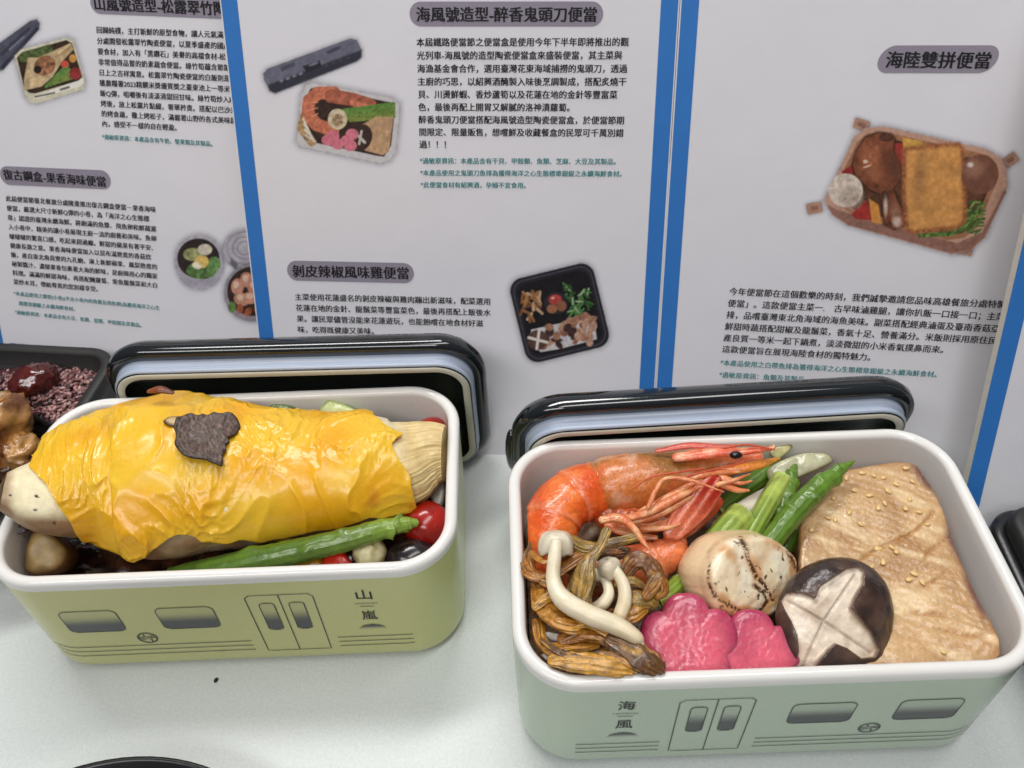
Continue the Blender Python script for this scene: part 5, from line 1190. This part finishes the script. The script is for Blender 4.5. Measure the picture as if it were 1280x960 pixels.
V, F, C = tubepx([(742, 634, 0.060), (772, 648, 0.061), (806, 652, 0.063), (842, 640, 0.066), (872, 616, 0.070)], [18, 20, 19, 16, 8], n=40, m=24, disp=lambda u, v, p: 0.10 * nz(p, 260) + 0.06 * math.sin(u * 50), colf=lambda u, v, p: mix(srgb(206, 104, 56), srgb(150, 70, 40), float(sm(-0.3, 0.4, nz(p, 260)))))
mesh('belly', V, F, M['shell'], SR, cols=C)
# feelers
for pth in ([(880, 586, 0.086), (850, 590, 0.089), (815, 596, 0.089), (790, 612, 0.084)], [(905, 560, 0.088), (935, 556, 0.088), (968, 562, 0.087)], [(840, 600, 0.088), (880, 590, 0.088), (930, 578, 0.087)]):
    V, F, C = tubepx(pth, [1.4, 1.3, 1.1, 0.6][:len(pth)], n=24, m=6, colf=lambda u, v, p: srgb(206, 84, 56)); mesh('feeler', V, F, M['shell'], SR, cols=C)
# tail fan
def blade(px, z0, z1, c0_, c1_):
    P3 = np.array(px, float); tail = at(838, 672, z0); top = at(900, 605, z1); axis = unit(top - tail); nn = unit(TOCAM - axis * (TOCAM @ axis)); a_ = unit(np.cross(axis, nn)); c = (tail + top) / 2
    ol = px_outline(px, c, a_, axis, nn)
    return pillow(ol, c, a_, axis, nn, 0.0016, 0.0012, n_out=60, rings=12, pw=2.4, disp=lambda q, t, s: 0.00022 * math.sin(q[0] * 1500 + q[1] * 200) * s, colf=lambda p, q, t, s: mix(mix(c0_, c1_, float(sm(-0.012, 0.014, q[1]))), srgb(240, 170, 130), float(sm(0.3, 1.0, math.sin(q[0] * 1500 + q[1] * 200 + 1))) * 0.22))
for px, z0, z1, ca_, cb_ in (([(835, 680), (860, 672), (888, 650), (905, 628), (896, 622), (868, 640), (846, 660)], 0.066, 0.074, srgb(228, 120, 80), srgb(206, 70, 44)),
                              ([(829, 668), (840, 640), (868, 606), (888, 594), (902, 597), (904, 612), (888, 640), (864, 664), (845, 676)], 0.072, 0.084, srgb(224, 120, 86), srgb(178, 40, 24))):
    V, F, C = blade(px, z0, z1, ca_, cb_); mesh('tail_fan', V, F, M['shell'], SR, cols=C)

# --- white mushrooms
def shroom(capc, cr, stem, rads, label, capn=(0, -0.1, 1)):
    root = empty('beech_mushroom', at(*capc)); tag(root, label, 'mushroom', 'white beech mushrooms')
    wc = lambda u, v, p: mix(srgb(234, 222, 194), srgb(206, 184, 140), float(sm(0.55, 1.0, u)) * 0.6 + 0.25 * float(sm(0, 0.6, nz(p, 150))))
    V, F, C = tubepx(stem, rads, n=50, m=22, disp=lambda u, v, p: 0.07 * nz(p, 140) + 0.025 * math.sin(v * 7 + 3 * nz(p, 60)) + 0.03 * nz(p, 420), colf=wc); mesh('stem', V, F, M['mushroom'], root, cols=C)
    c = at(*capc); R = cr * mm(c); n_ = unit(capn); a_, b_, n_ = frame(n_); V = []; m_ = 36
    prof = [(0.02, 0.46), (0.3, 0.44), (0.55, 0.36), (0.78, 0.18), (0.93, -0.10), (1.0, -0.42), (1.0, -0.72), (0.94, -0.86), (0.87, -0.78), (0.84, -0.45), (0.70, -0.12), (0.45, 0.02), (0.25, 0.06)]
    for r, hgt in prof:
        for j in range(m_):
            t = 2 * PI * j / m_; wv = 1 + 0.05 * math.sin(3 * t + capc[0]) + 0.03 * math.sin(7 * t)
            V.append(c + (a_ * math.cos(t) + b_ * math.sin(t)) * R * r * wv + n_ * R * (hgt + (0.10 * math.sin(5 * t) + 0.07 * math.sin(3 * t + 1)) * r ** 3))
    V = np.array(V); F = [f[::-1] for f in gridF(len(prof), m_, cv=True)]; F.append(tuple(range(m_))); F.append(tuple((len(prof) - 1) * m_ + j for j in range(m_))[::-1])
    C = np.array([mix(srgb(226, 216, 194), srgb(204, 190, 164), float(sm(-0.2, 0.5, nz(p, 160)))) for p in V])
    mesh('cap', V, F, M['mushroom'], root, cols=C); return root
shroom((696, 673, 0.082), 22, [(695, 679, 0.0885), (693, 700, 0.087), (692, 726, 0.084), (704, 750, 0.083), (735, 768, 0.082), (770, 782, 0.080), (795, 797, 0.079), (803, 805, 0.078)], [8, 8.5, 9.5, 12.5, 12.5, 12, 9, 3], 'large white beech mushroom with bent stem across the lily buds', (0.05, 0.62, 0.62))
shroom((760, 705, 0.082), 15, [(757, 702, 0.081), (768, 712, 0.081), (779, 730, 0.080), (781, 750, 0.078), (774, 772, 0.076)], [5, 7, 8, 9, 9], 'small white beech mushroom with cap up, beside the shrimp tail', (-0.2, 0.3, 1))
shroom((741, 716, 0.077), 9, [(744, 714, 0.077), (756, 724, 0.077), (761, 742, 0.076), (752, 756, 0.075), (738, 764, 0.074)], [5, 6, 7, 8, 8], 'curled white mushroom stem in the middle of the three', (-0.6, 0.4, 0.7))
chunk('mushroom_piece', [(682, 790), (700, 792), (724, 788), (722, 796), (700, 802), (686, 800)], 0.070, srgb(222, 216, 206), 'white mushroom cap edge peeking out under the lily buds', 'mushroom', M['mushroom'], 0.003, (0, -0.5, 1))
chunk('mushroom_piece', [(674, 822), (686, 812), (688, 818), (682, 828)], 0.068, srgb(222, 216, 206), 'bit of white mushroom at the left wall of the sage box', 'mushroom', M['mushroom'], 0.003, (0.3, -0.5, 1))

# --- lily buds
LC = [srgb(186, 126, 40), srgb(160, 102, 34), srgb(126, 76, 28), srgb(144, 112, 46), srgb(204, 150, 60), srgb(108, 72, 34)]
LILY = [  # path (px,py,z), radii px, colour, flat, wording
    ([(660, 680, 0.074), (658, 700, 0.074), (663, 716, 0.075), (686, 720, 0.076), (720, 698, 0.077), (740, 690, 0.077)], [5, 8, 9, 8, 8, 5], 1, 'bent ochre lily bud under the large mushroom cap'),
    ([(712, 675, 0.077), (738, 686, 0.079), (770, 678, 0.080), (797, 671, 0.080)], [8, 9, 6, 5], 3, 'olive lily stem lying against the shrimp belly'),
    ([(759, 662, 0.090), (750, 682, 0.089), (738, 700, 0.087), (730, 722, 0.085), (727, 750, 0.081)], [5, 5.5, 9, 16, 13], 3, 'upright lily bud with narrow neck beside the mushroom stem'),
    ([(778, 722, 0.078), (790, 703, 0.082), (805, 702, 0.083), (818, 714, 0.081), (826, 734, 0.078)], [9, 11, 12, 11, 6], 2, 'curled dark lily bud next to the scallop'),
    ([(808, 744, 0.080), (818, 730, 0.082), (826, 722, 0.083), (831, 738, 0.080), (822, 746, 0.079)], [7, 9, 8, 8, 5], 1, 'twisted reddish lily bud tip beside the scallop'),
    ([(782, 746, 0.076), (800, 748, 0.077), (818, 752, 0.076)], [8, 10, 8], 3, 'short olive lily bud left of the green stalk'),
    ([(782, 772, 0.074), (796, 764, 0.075), (806, 756, 0.075)], [9, 10, 7], 0, 'short golden lily bud above the pink radish'),
    ([(674, 736, 0.070), (680, 752, 0.073), (696, 772, 0.075), (715, 780, 0.075), (738, 772, 0.073)], [10, 16, 18, 17, 10], 0, 'plump golden lily bud in the left of the sage box'),
    ([(670, 778, 0.070), (674, 800, 0.071), (686, 811, 0.072), (716, 809, 0.072), (746, 806, 0.071)], [8, 9, 10, 9, 6], 0, 'hooked golden lily bud along the left wall'),
    ([(700, 800, 0.073), (726, 792, 0.075), (750, 795, 0.075), (768, 803, 0.074)], [6, 9, 10, 9], 1, 'brown lily bud lying across the mushroom piece'),
    ([(762, 800, 0.077), (785, 812, 0.077), (806, 828, 0.076), (826, 842, 0.074)], [10, 15, 15, 9], 5, 'dark brown lily bud running down to the radish'),
    ([(690, 826, 0.075), (718, 827, 0.076), (748, 830, 0.076), (780, 836, 0.075), (806, 844, 0.073)], [8, 13, 14, 12, 7], 4, 'broad light ochre lily bud along the front rim'),
    ([(665, 726, 0.068), (668, 745, 0.069), (664, 765, 0.068)], [7, 8, 6], 2, 'thin brown lily bud pressed to the left wall'),
    ([(736, 760, 0.070), (756, 772, 0.071), (775, 768, 0.070)], [9, 10, 8], 2, 'dark lily bud under the large mushroom stem'),
    ([(742, 776, 0.066), (770, 792, 0.067), (800, 806, 0.066), (824, 830, 0.064)], [10, 13, 12, 9], 1, 'brown lily bud half hidden beside the radish'),
    ([(706, 700, 0.070), (720, 720, 0.071), (718, 745, 0.070)], [9, 11, 10], 5, 'dark lily bud behind the large mushroom stem'),
    ([(742, 720, 0.068), (760, 736, 0.069), (790, 735, 0.069)], [10, 11, 9], 2, 'dark brown lily bud behind the small mushrooms'),
    ([(722, 690, 0.073), (752, 694, 0.074), (785, 690, 0.074)], [7, 8, 6], 5, 'brown lily stem under the olive one by the shrimp'),
    ([(700, 814, 0.066), (740, 816, 0.067), (780, 820, 0.067)], [10, 11, 10], 2, 'dark lily bud deep under the broad one at the front'),
    ([(676, 726, 0.079), (700, 738, 0.080), (722, 752, 0.079)], [4, 6, 4], 1, 'thin lily strand between the left wall and the large stem'),
    ([(668, 760, 0.077), (688, 746, 0.078), (712, 744, 0.077)], [4, 6, 4], 4, 'thin golden strand lying on the plump lily bud'),
    ([(724, 706, 0.081), (748, 690, 0.083), (776, 690, 0.082)], [4, 5, 3], 2, 'thin dark strand crossing the upright lily bud'),
    ([(770, 730, 0.078), (790, 726, 0.080), (806, 734, 0.079)], [4, 6, 4], 3, 'thin olive strand right of the small mushroom'),
    ([(700, 786, 0.077), (730, 780, 0.078), (752, 788, 0.077), (776, 806, 0.076)], [4, 6, 6, 3], 4, 'thin golden strand below the large mushroom stem'),
    ([(676, 800, 0.075), (706, 818, 0.077), (740, 822, 0.077)], [3, 5, 3], 5, 'thin dark strand above the broad front lily bud'),
    ([(752, 816, 0.077), (778, 824, 0.077), (800, 836, 0.076)], [4, 6, 4], 0, 'thin golden strand in the front beside the dark brown bud'),
    ([(664, 690, 0.078), (680, 702, 0.080), (702, 694, 0.080)], [3, 5, 3], 0, 'thin golden strand just under the large mushroom cap'),
    ([(674, 820, 0.066), (690, 832, 0.068), (705, 838, 0.067)], [6, 9, 7], 1, 'small brown lily bud in the front left corner'),
]
for i, (pth, rr_, ci, lab) in enumerate(LILY):
    ba = LC[ci]
    def lcol(u, v, p, ba=ba, i=i):
        s_ = math.sin(v * 11 + 5 * nz((u * 3, i, 0), 1) + 2 * nz(p, 300)) ; c = mix(ba, ba * 0.4, float(sm(0.0, 1.0, s_)) * 0.75)
        c = mix(c, srgb(214, 160, 70), float(sm(0.15, 0.55, nz((u * 5, v, i * 3.1), 1.0))) * 0.55)
        return mix(c, srgb(84, 52, 28), float(sm(0.1, 0.6, nz((u * 4, v * 0.7, i * 7.7), 1.0))) * 0.7)
    V, F, C = tubepx(pth, rr_, n=64, m=60, flat=0.5, twist=random.uniform(-0.8, 0.8), disp=lambda u, v, p, i=i: 0.13 * math.sin(v * 11 + 5 * nz((u * 3, i, 0), 1)) * (0.6 + 0.4 * math.sin(u * 9)) + 0.10 * math.sin(v * 4 + u * 3 + i) + 0.24 * nz(p, 170, i), colf=lcol)
    o = mesh('lily_bud', V, F, M['lily'], cols=C); tag(o, lab, 'lily bud', 'cooked lily buds in the sage box')
print('objects', len(bpy.data.objects))
